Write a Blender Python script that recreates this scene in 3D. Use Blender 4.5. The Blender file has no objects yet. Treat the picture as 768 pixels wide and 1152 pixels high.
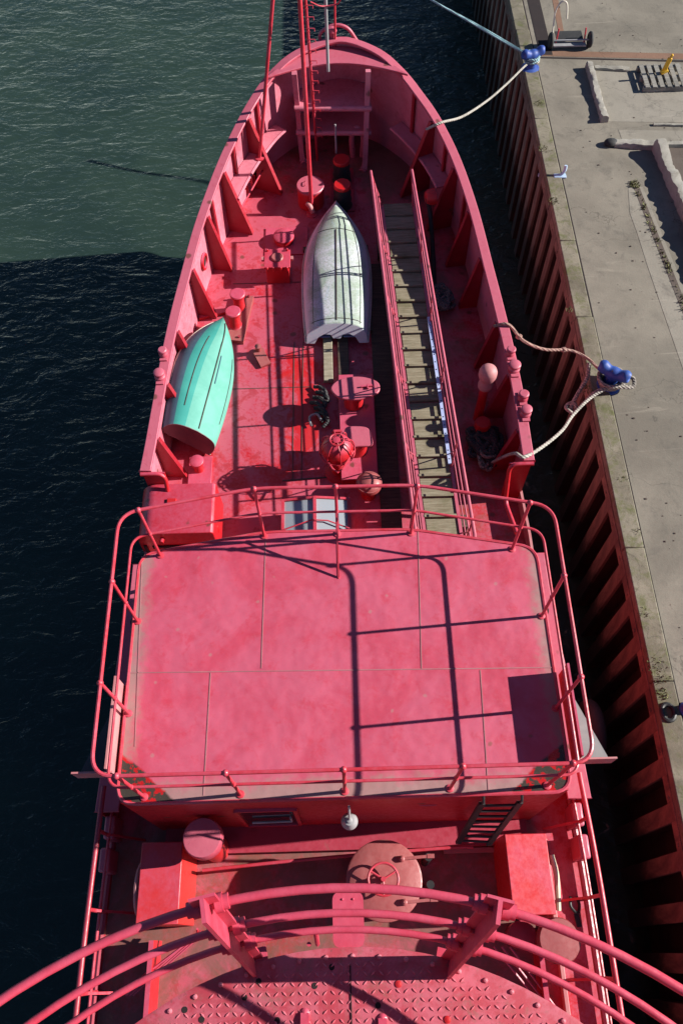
import bpy, math, random
from mathutils import Vector, Matrix, Quaternion
random.seed(7)
sc = bpy.context.scene
col = sc.collection
PI = math.pi

# ------------------------------------------------------------------ camera
CAMZ = 12.0
F = 922.0                                  # focal length in photo pixels (768 x 1152)
TH = math.atan(F / 496.2)                  # downward tilt
ROLL = math.atan(14 / 496.0)
_c, _s = math.cos(TH), math.sin(TH)
FW = Vector((0, _c, -_s)); _up = Vector((0, _s, _c)); _rt = Vector((1, 0, 0))
RT = _rt * math.cos(ROLL) - _up * math.sin(ROLL)
UP = _rt * math.sin(ROLL) + _up * math.cos(ROLL)
cam_d = bpy.data.cameras.new('camera'); cam = bpy.data.objects.new('camera', cam_d); col.objects.link(cam)
m = Matrix((RT, UP, -FW)).transposed().to_4x4(); m.translation = (0, 0, CAMZ)
cam.matrix_world = m
cam_d.sensor_fit = 'VERTICAL'; cam_d.sensor_height = 36; cam_d.sensor_width = 24
cam_d.lens = F / 1152 * 36
cam_d.clip_start = 0.05; cam_d.clip_end = 2000
sc.camera = cam

# ------------------------------------------------------------------ sky, sun, exposure
SHV = Vector((-1.885, -0.13, -1.0))        # where one metre of height throws its shadow
ELEV = math.atan(1 / math.hypot(SHV.x, SHV.y))
AZ = math.atan2(-SHV.x, -SHV.y)            # clockwise from +Y
w = bpy.data.worlds.new('World'); sc.world = w; w.use_nodes = True
nt = w.node_tree
sky = nt.nodes.new('ShaderNodeTexSky'); sky.sky_type = 'NISHITA'; sky.sun_disc = False
sky.dust_density = 0.05; sky.ozone_density = 4.0; sky.air_density = 1.0; sky.altitude = 2500
sky.sun_elevation = ELEV; sky.sun_rotation = AZ
nt.links.new(sky.outputs[0], nt.nodes['Background'].inputs[0])
nt.nodes['Background'].inputs[1].default_value = 0.05
sun_d = bpy.data.lights.new('sun', 'SUN'); sun_d.energy = 5.0; sun_d.angle = math.radians(0.5); sun_d.color = (1, 0.95, 0.87)
sun = bpy.data.objects.new('sun', sun_d); col.objects.link(sun)
sun.rotation_euler = SHV.to_track_quat('-Z', 'Y').to_euler()
sun.location = (30, 5, 30)
sc.view_settings.view_transform = 'Standard'; sc.view_settings.look = 'None'
sc.view_settings.gamma = 1; sc.view_settings.use_curve_mapping = False
sc.view_settings.exposure = 0.92

# ------------------------------------------------------------------ helpers
def at(px, py, z=0.0):
    d = FW + RT * ((px - 384) / F) + UP * (-(py - 576) / F)
    t = (z - CAMZ) / d.z
    return Vector((d.x * t, d.y * t, z))

def V(*a): return Vector(a)

def catmull(pts, n=8, closed=False):
    P = [Vector(p) for p in pts]; out = []
    N = len(P); rng = N if closed else N - 1
    for i in range(rng):
        if closed: p0, p1, p2, p3 = P[(i-1) % N], P[i], P[(i+1) % N], P[(i+2) % N]
        else:
            p1, p2 = P[i], P[i+1]
            p0 = P[i-1] if i > 0 else p1*2 - p2
            p3 = P[i+2] if i + 2 < N else p2*2 - p1
        for k in range(n):
            t = k / n
            out.append(0.5 * ((2*p1) + (p2-p0)*t + (2*p0-5*p1+4*p2-p3)*t*t + (3*p1-p0-3*p2+p3)*t*t*t))
    if not closed: out.append(P[-1])
    return out

def fillet(pts, r, closed=False, n=6):
    P = [Vector(p) for p in pts]; out = []; N = len(P)
    for i in range(N):
        if not closed and i in (0, N-1): out.append(P[i]); continue
        a, b, c = P[i-1], P[i], P[(i+1) % N]
        u = (a-b); v = (c-b); rr = min(r, u.length*.45, v.length*.45)
        s, e = b + u.normalized()*rr, b + v.normalized()*rr
        for k in range(n+1):
            t = k/n; out.append(s*(1-t)**2 + b*2*t*(1-t) + e*t*t)
    return out

class MB:
    def __init__(self): self.v = []; self.f = []; self.m = []
    def add(self, vs, fs, mi=0):
        o = len(self.v); self.v += [Vector(x) for x in vs]
        for f in fs: self.f.append([i+o for i in f]); self.m.append(mi)
        return self
    def frame(self, c, ax, ay, az, mi=0):      # box from half vectors
        c = Vector(c); vs = []
        for k in (-1, 1):
            for j in (-1, 1):
                for i in (-1, 1): vs.append(c + ax*i + ay*j + az*k)
        return self.add(vs, [(0,2,3,1),(4,5,7,6),(0,1,5,4),(2,6,7,3),(0,4,6,2),(1,3,7,5)], mi)
    def box(self, c, s, rz=0, mi=0):
        R = Matrix.Rotation(rz, 3, 'Z')
        return self.frame(c, R @ V(s[0]/2,0,0), R @ V(0,s[1]/2,0), V(0,0,s[2]/2), mi)
    def bar(self, p0, p1, w, h, up=(0,0,1), mi=0):
        p0, p1 = Vector(p0), Vector(p1); d = p1-p0; u = Vector(up)
        sx = d.cross(u)
        if sx.length < 1e-6: sx = d.cross(V(1,0,0))
        sx.normalize(); su = sx.cross(d).normalized()
        return self.frame((p0+p1)/2, d/2, sx*(w/2), su*(h/2), mi)
    def tube(self, pts, r, n=8, closed=False, mi=0, caps=True):
        P = [Vector(p) for p in pts]; N = len(P)
        rs = r if isinstance(r, (list, tuple)) else [r]*N
        T = []
        for i in range(N):
            if closed: t = P[(i+1) % N] - P[i-1]
            else: t = P[min(i+1, N-1)] - P[max(i-1, 0)]
            T.append(t.normalized())
        nrm = T[0].orthogonal().normalized(); vs = []
        for i in range(N):
            if i: 
                q = T[i-1].rotation_difference(T[i]); nrm = q @ nrm
            b = T[i].cross(nrm)
            for k in range(n):
                a = 2*PI*k/n; vs.append(P[i] + (nrm*math.cos(a) + b*math.sin(a))*rs[i])
        fs = []
        for i in range(N if closed else N-1):
            j = (i+1) % N
            for k in range(n): fs.append((i*n+k, i*n+(k+1) % n, j*n+(k+1) % n, j*n+k))
        if caps and not closed: fs += [tuple(range(n-1,-1,-1)), tuple(range((N-1)*n, N*n))]
        return self.add(vs, fs, mi)
    def cyl(self, p0, p1, r0, r1=None, n=20, mi=0):
        return self.tube([p0, p1], [r0, r0 if r1 is None else r1], n, mi=mi)
    def lathe(self, c, prof, n=28, q=None, mi=0):
        c = Vector(c); vs = []; fs = []
        for r, z in prof:
            for k in range(n):
                a = 2*PI*k/n; p = V(r*math.cos(a), r*math.sin(a), z)
                vs.append(c + (q @ p if q else p))
        for i in range(len(prof)-1):
            for k in range(n): fs.append((i*n+k, i*n+(k+1) % n, (i+1)*n+(k+1) % n, (i+1)*n+k))
        fs += [tuple(range(n-1,-1,-1)), tuple(range((len(prof)-1)*n, len(prof)*n))]
        return self.add(vs, fs, mi)
    def prism(self, poly, z0, z1, mi=0):
        n = len(poly); vs = [V(p[0], p[1], z0) for p in poly] + [V(p[0], p[1], z1) for p in poly]
        a = sum(poly[i][0]*poly[(i+1) % n][1] - poly[(i+1) % n][0]*poly[i][1] for i in range(n))
        fs = [tuple(range(n-1,-1,-1)), tuple(range(n, 2*n))] + [(i, (i+1) % n, n+(i+1) % n, n+i) for i in range(n)]
        if a < 0: fs = [tuple(reversed(f)) for f in fs]
        return self.add(vs, fs, mi)
    def ball(self, c, r, sc3=(1,1,1), n=16, mi=0, q=None):
        c = Vector(c); vs = []; fs = []; h = n//2
        for i in range(h+1):
            th = PI*i/h
            for k in range(n):
                a = 2*PI*k/n
                p = V(r*sc3[0]*math.sin(th)*math.cos(a), r*sc3[1]*math.sin(th)*math.sin(a), r*sc3[2]*math.cos(th))
                vs.append(c + (q @ p if q else p))
        for i in range(h):
            for k in range(n): fs.append((i*n+k, (i+1)*n+k, (i+1)*n+(k+1) % n, i*n+(k+1) % n))
        return self.add(vs, fs, mi)
    def build(self, name, mats, parent=None, bevel=0, smooth=40, seg=2):
        me = bpy.data.meshes.new(name)
        o0 = V(0,0,0); p = parent
        while p is not None: o0 += p.location; p = p.parent
        me.from_pydata([v - o0 for v in self.v], [], self.f)
        if not isinstance(mats, (list, tuple)): mats = [mats]
        for mm in mats: me.materials.append(mm)
        if len(mats) > 1: me.polygons.foreach_set('material_index', self.m)
        me.validate(); me.update()
        if smooth:
            me.polygons.foreach_set('use_smooth', [True]*len(me.polygons))
            me.set_sharp_from_angle(angle=math.radians(smooth))
        o = bpy.data.objects.new(name, me); col.objects.link(o)
        if parent: o.parent = parent
        if bevel:
            b = o.modifiers.new('bevel', 'BEVEL'); b.width = bevel; b.segments = seg; b.limit_method = 'ANGLE'; b.angle_limit = math.radians(40)
        return o

def tag(o, label, cat=None, group=None, kind=None):
    if label: o['label'] = label
    if cat: o['category'] = cat
    if group: o['group'] = group
    if kind: o['kind'] = kind
    return o

def thing(name, loc, label, cat, group=None):
    o = bpy.data.objects.new(name, None); col.objects.link(o); o.location = loc; o.empty_display_size = .2
    return tag(o, label, cat, group)

# ------------------------------------------------------------------ materials
class N:
    def __init__(self, name):
        self.m = bpy.data.materials.new(name); self.m.use_nodes = True
        self.t = self.m.node_tree; self.b = self.t.nodes['Principled BSDF']
        self.co = self.n('ShaderNodeTexCoord').outputs['Object']
    def n(self, t, **k):
        x = self.t.nodes.new(t)
        for a, v in k.items(): setattr(x, a, v)
        return x
    def l(self, a, b): self.t.links.new(a, b)
    def noise(self, scale, detail=5, rough=.6, dist=0, stretch=None, co=None):
        x = self.n('ShaderNodeTexNoise'); x.inputs['Scale'].default_value = scale; x.inputs['Detail'].default_value = detail
        x.inputs['Roughness'].default_value = rough; x.inputs['Distortion'].default_value = dist
        c = co or self.co
        if stretch:
            mp = self.n('ShaderNodeMapping'); mp.inputs['Scale'].default_value = stretch; self.l(c, mp.inputs[0]); c = mp.outputs[0]
        self.l(c, x.inputs['Vector']); return x.outputs['Fac']
    def ramp(self, s, a, b, v0=0, v1=1):
        if a > b: a, b, v0, v1 = b, a, v1, v0
        x = self.n('ShaderNodeMapRange'); x.clamp = True; x.interpolation_type = 'SMOOTHSTEP'
        self.l(s, x.inputs[0]); x.inputs[1].default_value = a; x.inputs[2].default_value = b
        x.inputs[3].default_value = v0; x.inputs[4].default_value = v1; return x.outputs[0]
    def math(self, op, a, b=None):
        x = self.n('ShaderNodeMath', operation=op)
        for i, s in enumerate((a, b)):
            if s is None: continue
            if isinstance(s, (int, float)): x.inputs[i].default_value = s
            else: self.l(s, x.inputs[i])
        return x.outputs[0]
    def mix(self, f, a, b):
        x = self.n('ShaderNodeMix', data_type='RGBA')
        if isinstance(f, (int, float)): x.inputs[0].default_value = f
        else: self.l(f, x.inputs[0])
        for i, s in ((6, a), (7, b)):
            if isinstance(s, tuple): x.inputs[i].default_value = (*s, 1)
            else: self.l(s, x.inputs[i])
        return x.outputs[2]
    def nz(self):
        g = self.n('ShaderNodeNewGeometry'); s = self.n('ShaderNodeSeparateXYZ'); self.l(g.outputs['Normal'], s.inputs[0]); return s.outputs[2]
    def pos(self):
        s = self.n('ShaderNodeSeparateXYZ'); g = self.n('ShaderNodeNewGeometry'); self.l(g.outputs['Position'], s.inputs[0]); return s.outputs
    def bump(self, h, strength=.3, dist=.01, prev=None):
        x = self.n('ShaderNodeBump'); x.inputs['Strength'].default_value = strength; x.inputs['Distance'].default_value = dist
        self.l(h, x.inputs['Height'])
        if prev is not None: self.l(prev, x.inputs['Normal'])
        return x.outputs[0]
    def spots(self, c, scale, size, amount, color=(.11,.045,.028), strength=.8):
        v = self.n('ShaderNodeTexVoronoi'); v.inputs['Scale'].default_value = scale
        nn = self.n('ShaderNodeTexNoise'); nn.inputs['Scale'].default_value = scale*3; nn.inputs['Detail'].default_value = 5
        m_ = self.n('ShaderNodeVectorMath', operation='MULTIPLY_ADD'); self.l(nn.outputs['Color'], m_.inputs[0]); m_.inputs[1].default_value = (.5/scale,)*3; self.l(self.co, m_.inputs[2])
        self.l(m_.outputs[0], v.inputs['Vector'])
        sp = self.n('ShaderNodeSeparateColor'); self.l(v.outputs['Color'], sp.inputs[0])
        r_ = self.math('MULTIPLY', self.ramp(sp.outputs[0], 1-amount, 1-amount*.5), size)
        d = self.math('SUBTRACT', r_, v.outputs['Distance'])
        return self.mix(self.ramp(d, 0, size*.5, 0, strength), c, color)
    def done(self, color, rough=.5, normal=None, metal=0, spec=None):
        if isinstance(color, tuple): self.b.inputs['Base Color'].default_value = (*color, 1)
        else: self.l(color, self.b.inputs['Base Color'])
        if isinstance(rough, (int, float)): self.b.inputs['Roughness'].default_value = rough
        else: self.l(rough, self.b.inputs['Roughness'])
        if normal is not None: self.l(normal, self.b.inputs['Normal'])
        self.b.inputs['Metallic'].default_value = metal
        if spec is not None: self.b.inputs['Specular IOR Level'].default_value = spec
        return self.m

RED = (0.46, 0.008, 0.014); PINK = (0.50, 0.082, 0.148); DKRED = (0.30, 0.010, 0.022); GRIME = (0.15, 0.115, 0.085)
def paint(name, fresh=RED, faded=PINK, fade_top=.75, fade_side=.12, grime=.0, rough=.42, patch=1.3, chip=.0):
    k = N(name)
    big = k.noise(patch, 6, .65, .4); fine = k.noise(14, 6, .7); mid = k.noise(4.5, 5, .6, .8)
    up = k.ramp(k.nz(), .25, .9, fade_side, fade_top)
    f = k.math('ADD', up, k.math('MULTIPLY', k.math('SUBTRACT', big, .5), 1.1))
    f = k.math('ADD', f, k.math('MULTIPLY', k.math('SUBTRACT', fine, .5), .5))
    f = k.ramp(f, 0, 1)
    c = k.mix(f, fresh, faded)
    c = k.mix(k.ramp(mid, .56, .74, 0, .35), c, tuple(x*.8 for x in fresh))
    if grime:
        c = k.mix(k.ramp(k.noise(2.3, 8, .75, .6), .66-.3*grime, .86-.22*grime, 0, min(1, grime*1.3)), c, GRIME)
    if chip:
        c = k.spots(c, 3.2, .22, .45)
        c = k.mix(k.ramp(k.noise(9, 7, .8), .68-.05*chip, .71-.05*chip, 0, .85), c, (.10, .05, .035))
    return k.done(c, k.ramp(fine, .3, .7, rough-.08, rough+.14), k.bump(k.noise(22, 5, .6), .25, .006, k.bump(k.noise(2.2, 3), .35, .02)))

M = {}
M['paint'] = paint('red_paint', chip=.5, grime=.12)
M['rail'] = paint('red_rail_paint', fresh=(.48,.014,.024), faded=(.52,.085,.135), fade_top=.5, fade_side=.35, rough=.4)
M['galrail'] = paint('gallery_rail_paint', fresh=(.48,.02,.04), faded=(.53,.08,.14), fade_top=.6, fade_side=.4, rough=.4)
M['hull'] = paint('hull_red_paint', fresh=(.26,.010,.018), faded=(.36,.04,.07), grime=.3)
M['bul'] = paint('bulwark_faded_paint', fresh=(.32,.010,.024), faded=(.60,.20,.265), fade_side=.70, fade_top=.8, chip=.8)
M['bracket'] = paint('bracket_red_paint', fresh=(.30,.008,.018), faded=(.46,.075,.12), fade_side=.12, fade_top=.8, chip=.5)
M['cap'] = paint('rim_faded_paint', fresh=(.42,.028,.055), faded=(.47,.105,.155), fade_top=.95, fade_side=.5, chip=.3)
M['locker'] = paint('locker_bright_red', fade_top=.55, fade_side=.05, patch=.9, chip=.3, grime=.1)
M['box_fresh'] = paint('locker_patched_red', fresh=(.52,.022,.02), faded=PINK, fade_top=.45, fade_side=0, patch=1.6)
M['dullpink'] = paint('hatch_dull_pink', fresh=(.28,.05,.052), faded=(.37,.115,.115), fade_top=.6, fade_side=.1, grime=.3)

def deck_mat():
    k = N('deck_worn_red')
    x, y, z = k.pos()
    big = k.noise(.9, 6, .7, .5); mid = k.noise(3.2, 7, .7, .6); fine = k.noise(18, 6, .7)
    f = k.ramp(k.math('ADD', big, k.math('MULTIPLY', k.math('SUBTRACT', fine, .5), .5)), .31, .55)
    c = k.mix(f, (.46,.013,.020), (.48,.084,.13))
    c = k.mix(k.ramp(mid, .52, .62, 0, .7), c, (.36,.016,.028))
    # fresh red repaint near the middle of the deck, with a ragged edge
    px = k.math('ABSOLUTE', k.math('ADD', x, .55)); py = k.math('ABSOLUTE', k.math('SUBTRACT', y, 8.5))
    d = k.math('ADD', k.math('MAXIMUM', k.math('SUBTRACT', px, .30), k.math('MULTIPLY', k.math('SUBTRACT', py, 1.1), .6)), k.math('MULTIPLY', k.math('SUBTRACT', k.noise(1.7, 7, .75, .8), .5), 2.4))
    c = k.mix(k.ramp(d, .12, -.1, 0, .85), c, (.50,.008,.010))
    c = k.spots(c, 3.0, .20, .45, (.14,.05,.035), .8); c = k.spots(c, 1.2, .3, .4, (.50,.15,.19), .5)
    # grime on the after deck; also browner to starboard and towards the bow
    aft = k.math('MULTIPLY', k.ramp(y, 2.2, 1.2, 0, .34), k.ramp(x, 2.4, 2.62, 1, 0)); stb = k.math('ADD', k.math('MULTIPLY', k.ramp(x, .5, .9, 0, .22), k.ramp(y, 3.5, 4.5)), k.ramp(y, 13.4, 14.8, 0, .3))
    g = k.math('ADD', k.math('ADD', k.noise(1.7, 8, .75, .7), aft), stb)
    c = k.mix(k.ramp(g, .60, .92, 0, .8), c, (.13,.085,.06))
    c = k.mix(k.ramp(k.noise(7, 7, .8), .68, .73, 0, .7), c, (.12,.045,.035))
    return k.done(c, k.ramp(mid, .4, .6, .35, .6), k.bump(fine, .3, .006, k.bump(k.noise(1.5, 3), .4, .03)))
M['deck'] = deck_mat()

def roof_mat():
    k = N('roof_faded_pink')
    x, y, z = k.pos()
    big = k.noise(1.1, 6, .65, .6); mid = k.noise(4.5, 7, .75, .35); fine = k.noise(26, 6, .7)
    c = k.mix(k.ramp(big, .35, .62), (.47,.050,.094), (.50,.086,.146))
    c = k.mix(k.ramp(mid, .50, .68, 0, .5), c, (.46,.024,.05))
    c = k.mix(k.ramp(fine, .58, .8, 0, .4), c, (.52,.15,.20))
    c = k.mix(k.ramp(k.noise(9, 7, .8, .6), .57, .72, 0, .35), c, (.40,.075,.10))
    c = k.spots(c, 2.2, .10, .4, (.20,.07,.05), .7); c = k.spots(c, 5, .16, .25, (.36,.20,.19), .5)
    # dirt gathered along the edges
    ex = k.math('SUBTRACT', k.math('ABSOLUTE', k.math('ADD', x, .06)), 2.38)
    ey = k.math('SUBTRACT', 1.78, y); ef = k.math('SUBTRACT', y, 4.98)
    e = k.math('MAXIMUM', k.math('MAXIMUM', ex, ey), ef)
    e = k.math('ADD', e, k.math('MULTIPLY', k.math('SUBTRACT', mid, .5), .5))
    c = k.mix(k.ramp(e, -.06, .16, 0, .8), c, (.29,.20,.18))
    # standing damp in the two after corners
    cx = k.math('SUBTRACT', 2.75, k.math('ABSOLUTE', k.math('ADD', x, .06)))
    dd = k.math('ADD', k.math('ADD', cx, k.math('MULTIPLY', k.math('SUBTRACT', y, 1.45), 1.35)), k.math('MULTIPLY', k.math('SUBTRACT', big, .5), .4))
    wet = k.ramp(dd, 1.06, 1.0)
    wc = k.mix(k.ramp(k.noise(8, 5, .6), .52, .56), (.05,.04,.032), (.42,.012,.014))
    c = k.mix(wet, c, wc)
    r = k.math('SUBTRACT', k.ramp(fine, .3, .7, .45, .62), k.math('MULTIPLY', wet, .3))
    return k.done(c, r, k.bump(fine, .2, .004, k.bump(k.noise(1.1, 3), .6, .07)))
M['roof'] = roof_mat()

def tread_mat():
    k = N('tread_plate_paint')
    mid = k.noise(7, 7, .75, .4); fine = k.noise(60, 5, .7)
    c = k.mix(k.ramp(mid, .4, .6), (.40,.045,.068), (.48,.10,.14))
    c = k.mix(k.ramp(k.noise(9, 7, .85, .5), .50, .70, 0, .7), c, (.19,.11,.085))
    c = k.mix(k.ramp(k.noise(45, 5, .8), .58, .68, 0, .6), c, (.12,.06,.05))
    return k.done(c, .5, k.bump(fine, .25, .002))
M['tread'] = tread_mat()
M['lug'] = paint('worn_tread_lugs', fresh=(.46,.05,.075), faded=(.54,.17,.21), fade_top=.75, fade_side=.4, rough=.45, patch=5)

def water_mat():
    k = N('harbour_water')
    g = k.n('ShaderNodeNewGeometry').outputs['Position']
    n1 = k.noise(.85, 4, .6, .6, (1, 1.9, 1), g); n2 = k.noise(3.0, 4, .6, .8, (1, 1.8, 1), g); n3 = k.noise(.22, 2, .5, 0, None, g)
    h = k.math('ADD', k.math('MULTIPLY', n1, .62), k.math('MULTIPLY', n2, .2))
    c = k.mix(k.ramp(k.noise(.35, 3, .6, 0, None, g), .3, .7), (.018,.035,.030), (.026,.047,.036))
    b = k.bump(h, 1.0, .23)
    fr = k.n('ShaderNodeFresnel'); fr.inputs[0].default_value = 1.36; k.l(b, fr.inputs['Normal'])
    gl = k.n('ShaderNodeBsdfGlossy'); gl.inputs['Roughness'].default_value = .04; k.l(b, gl.inputs['Normal'])
    df = k.n('ShaderNodeBsdfDiffuse'); k.l(c, df.inputs['Color']); b2 = k.bump(h, .30, .10); k.l(b2, df.inputs['Normal'])
    mx = k.n('ShaderNodeMixShader'); k.l(fr.outputs[0], mx.inputs[0]); k.l(df.outputs[0], mx.inputs[1]); k.l(gl.outputs[0], mx.inputs[2])
    k.l(mx.outputs[0], k.t.nodes['Material Output'].inputs[0]); k.t.nodes.remove(k.b)
    return k.m
M['water'] = water_mat()

def concrete_mat(name, a, b, stain=(.10,.09,.075), moss=0.0, sc_=1.0):
    k = N(name); g = k.n('ShaderNodeNewGeometry').outputs['Position']
    vo = k.n('ShaderNodeTexVoronoi'); vo.feature = 'DISTANCE_TO_EDGE'; vo.inputs['Scale'].default_value = .42
    ad = k.n('ShaderNodeVectorMath', operation='ADD'); nn = k.n('ShaderNodeTexNoise'); nn.inputs['Scale'].default_value = 1.6; nn.inputs['Detail'].default_value = 6; k.l(g, nn.inputs['Vector']); k.l(g, ad.inputs[0]); k.l(nn.outputs['Color'], ad.inputs[1]); k.l(ad.outputs[0], vo.inputs['Vector'])
    big = k.noise(.45*sc_, 6, .65, .4, None, g); mid = k.noise(2.6*sc_, 8, .75, .3, None, g); fine = k.noise(30, 6, .8, 0, None, g)
    c = k.mix(k.ramp(big, .33, .66), a, b)
    c = k.mix(k.ramp(mid, .50, .72, 0, .7), c, stain)
    c = k.mix(k.ramp(k.noise(1.2, 5, .7, 1.5, (.25, 2.4, 1), g), .60, .70, 0, .5), c, tuple(min(1, x*1.3) for x in b))
    c = k.mix(k.ramp(fine, .45, .8, 0, .35), c, tuple(x*.55 for x in a))
    c = k.mix(k.ramp(vo.outputs['Distance'], .004, .0015, 0, .45), c, tuple(x*.35 for x in a))
    c = k.mix(k.ramp(k.noise(5.5, 8, .85, .2, None, g), .6, .68, 0, .5), c, tuple(x*.6 for x in a))
    if moss:
        c = k.mix(k.ramp(k.noise(3.5, 8, .8, .4, None, g), .62-.25*moss, .75-.15*moss, 0, .85), c, (.085,.095,.022))
    return k.done(c, .85, k.bump(fine, .5, .006, k.bump(mid, .4, .02)))
M['quay'] = concrete_mat('quay_concrete', (.145,.128,.102), (.225,.20,.16))
M['pale'] = concrete_mat('pale_screed', (.21,.19,.155), (.26,.235,.195))
M['coping'] = concrete_mat('mossy_coping', (.12,.103,.072), (.22,.195,.145), (.045,.038,.024), .6, 2.6)
M['kerb'] = concrete_mat('rough_kerb', (.22,.205,.175), (.34,.32,.28), (.15,.13,.10), .2, 2)
M['rustbrown'] = concrete_mat('rusty_strip', (.16,.085,.052), (.21,.115,.075), (.12,.06,.04))
M['pit'] = concrete_mat('pit_floor', (.075,.055,.045), (.11,.085,.07))

def scuffed(name, base, alt, dark, amt=.66, rough=.55):
    k = N(name); a = k.noise(2.3, 6, .65, .5); d = k.noise(13, 6, .8); s = k.noise(6, 5, .7, .3, (1.5,.5,1))
    c = k.mix(k.ramp(a, .35, .65), base, alt); c = k.mix(k.ramp(s, .6, .74, 0, .4), c, tuple(min(1, x*1.2+.05) for x in alt))
    c = k.mix(k.ramp(d, amt, amt+.05, 0, .7), c, dark)
    return k.done(c, rough, k.bump(d, .15, .003))
def rust_mat():
    k = N('rusty_sheet_pile'); x, y, z = k.pos()
    a = k.noise(2.2, 7, .75, .5, (1, 1, .35)); b = k.noise(9, 6, .7)
    c = k.mix(k.ramp(a, .35, .65), (.10,.062,.048), (.26,.15,.105))
    c = k.mix(k.ramp(b, .55, .72, 0, .6), c, (.08,.038,.028))
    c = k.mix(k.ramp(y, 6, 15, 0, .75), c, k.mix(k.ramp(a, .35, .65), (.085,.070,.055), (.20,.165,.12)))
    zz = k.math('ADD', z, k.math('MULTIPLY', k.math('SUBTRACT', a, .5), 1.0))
    c = k.mix(k.ramp(zz, -1.25, -2.05, 0, .96), c, (.012,.012,.009))   # near black towards the bottom, ragged edge
    return k.done(c, .75, k.bump(b, .6, .012, k.bump(a, .5, .03)))
M['rust'] = rust_mat()
M['recess_shade'] = scuffed('shaded_recess_rust', (.020,.012,.010), (.04,.02,.015), (.01,.008,.006), .6, .9)  # near-black paints the shade of the recesses between the piles

def wood_mat(name, a, b, moss=(.09,.085,.03)):
    k = N(name)
    gr = k.noise(5, 7, .7, .5, (.6, 7, 4)); big = k.noise(1.8, 5, .65)
    c = k.mix(k.ramp(gr, .35, .65), a, b); c = k.mix(k.ramp(big, .48, .72, 0, .65), c, moss)
    return k.done(c, .8, k.bump(gr, .5, .008))
M['plank'] = wood_mat('weathered_plank', (.165,.135,.085), (.27,.235,.165))
M['oldwood'] = wood_mat('old_grey_wood', (.20,.17,.12), (.36,.32,.24))
M['darkwood'] = wood_mat('damp_dark_wood', (.05,.032,.024), (.11,.075,.055), (.055,.04,.025))
M['palletwood'] = wood_mat('grey_pallet_wood', (.16,.15,.13), (.28,.265,.235), (.10,.10,.09))

def white_boat():
    k = N('dirty_white_gelcoat'); a = k.noise(1.5, 7, .7, .8); b = k.noise(3.2, 7, .75, .5, (2.5,.6,1)); d = k.noise(14, 6, .8); e = k.noise(34, 6, .8)
    up = k.ramp(k.nz(), .5, .9)
    c = k.mix(k.ramp(d, .3, .7), (.55,.54,.66), (.64,.63,.70))
    c = k.mix(k.math('MULTIPLY', up, k.ramp(a, .34, .60, .15, .95)), c, (.30,.38,.31))
    c = k.mix(k.ramp(b, .54, .68, 0, .45), c, (.33,.46,.58))
    c = k.mix(k.math('MULTIPLY', up, k.ramp(e, .46, .62, 0, .6)), c, (.19,.23,.16))
    c = k.mix(k.ramp(d, .62, .68, 0, .8), c, (.16,.14,.10))
    return k.done(c, .8, k.bump(d, .2, .004))
M['wboat'] = white_boat()
M['mint'] = scuffed('mint_boat_paint', (.085,.31,.25), (.115,.36,.295), (.055,.2,.175), .66, .75)
M['teal'] = scuffed('turquoise_boat_paint', (.022,.24,.21), (.035,.28,.24), (.03,.2,.19), .66, .75)
M['slate'] = scuffed('slate_blue_boat_paint', (.030,.085,.13), (.045,.11,.155), (.08,.07,.09), .62, .8)
M['transom'] = scuffed('dark_plum_paint', (.085,.03,.045), (.12,.045,.055), (.04,.02,.02), .6)
M['cream'] = scuffed('cream_trim', (.60,.56,.45), (.66,.62,.52), (.2,.16,.1), .64)
M['shaded_shelf'] = scuffed('shaded_shelf_paint', (.035,.04,.05), (.05,.055,.065), (.08,.08,.09), .66, .7)  # port sidelight shelf: the shade on it is put into the colour
M['black'] = scuffed('black_paint', (.012,.012,.013), (.02,.02,.022), (.05,.03,.025), .68)
M['seam'] = scuffed('dark_seam', (.045,.04,.035), (.07,.06,.05), (.02,.02,.02), .62, .8)
M['weld'] = scuffed('grey_weld_seam', (.30,.11,.125), (.36,.16,.17), (.16,.09,.08), .6, .7)
M['grey'] = scuffed('grey_shelf_paint', (.20,.215,.22), (.26,.275,.27), (.35,.36,.36), .66, .6)
M['greymetal'] = scuffed('grey_metal', (.26,.26,.27), (.34,.34,.35), (.12,.11,.1), .65, .4)
M['blue'] = scuffed('blue_bollard_paint', (.012,.045,.25), (.03,.085,.33), (.10,.065,.05), .58, .55)
M['lightblue'] = scuffed('pale_blue_paint', (.32,.44,.62), (.45,.55,.68), (.15,.13,.12), .62, .5)
M['sky_sheen'] = scuffed('painted_sky_sheen', (.50,.55,.60), (.58,.62,.66), (.3,.32,.35), .7, .8)
M['boatblue'] = scuffed('scoop_blue', (.10,.15,.36), (.15,.21,.42), (.05,.05,.08), .62, .8)
M['bluestrip'] = scuffed('pale_blue_strip', (.34,.40,.66), (.42,.48,.70), (.10,.08,.12), .60, .5)
M['yellow'] = scuffed('yellow_paint', (.72,.40,.015), (.78,.46,.03), (.3,.15,.02), .68, .5)
M['rubber'] = scuffed('black_rubber', (.016,.016,.017), (.03,.03,.031), (.06,.055,.05), .64, .75)
M['mat_red'] = scuffed('bright_red_cap', (.48,.009,.011), (.47,.022,.03), (.2,.02,.02), .68, .4)
M['palecap'] = scuffed('pale_pink_cap', (.44,.15,.16), (.48,.21,.21), (.35,.05,.06), .62, .6)
M['blue_curtain'] = scuffed('blue_cloth', (.035,.065,.19), (.05,.085,.235), (.02,.03,.1), .7, .9)
M['hose'] = scuffed('cream_hose', (.55,.47,.33), (.6,.52,.4), (.3,.12,.08), .6, .7)

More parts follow.
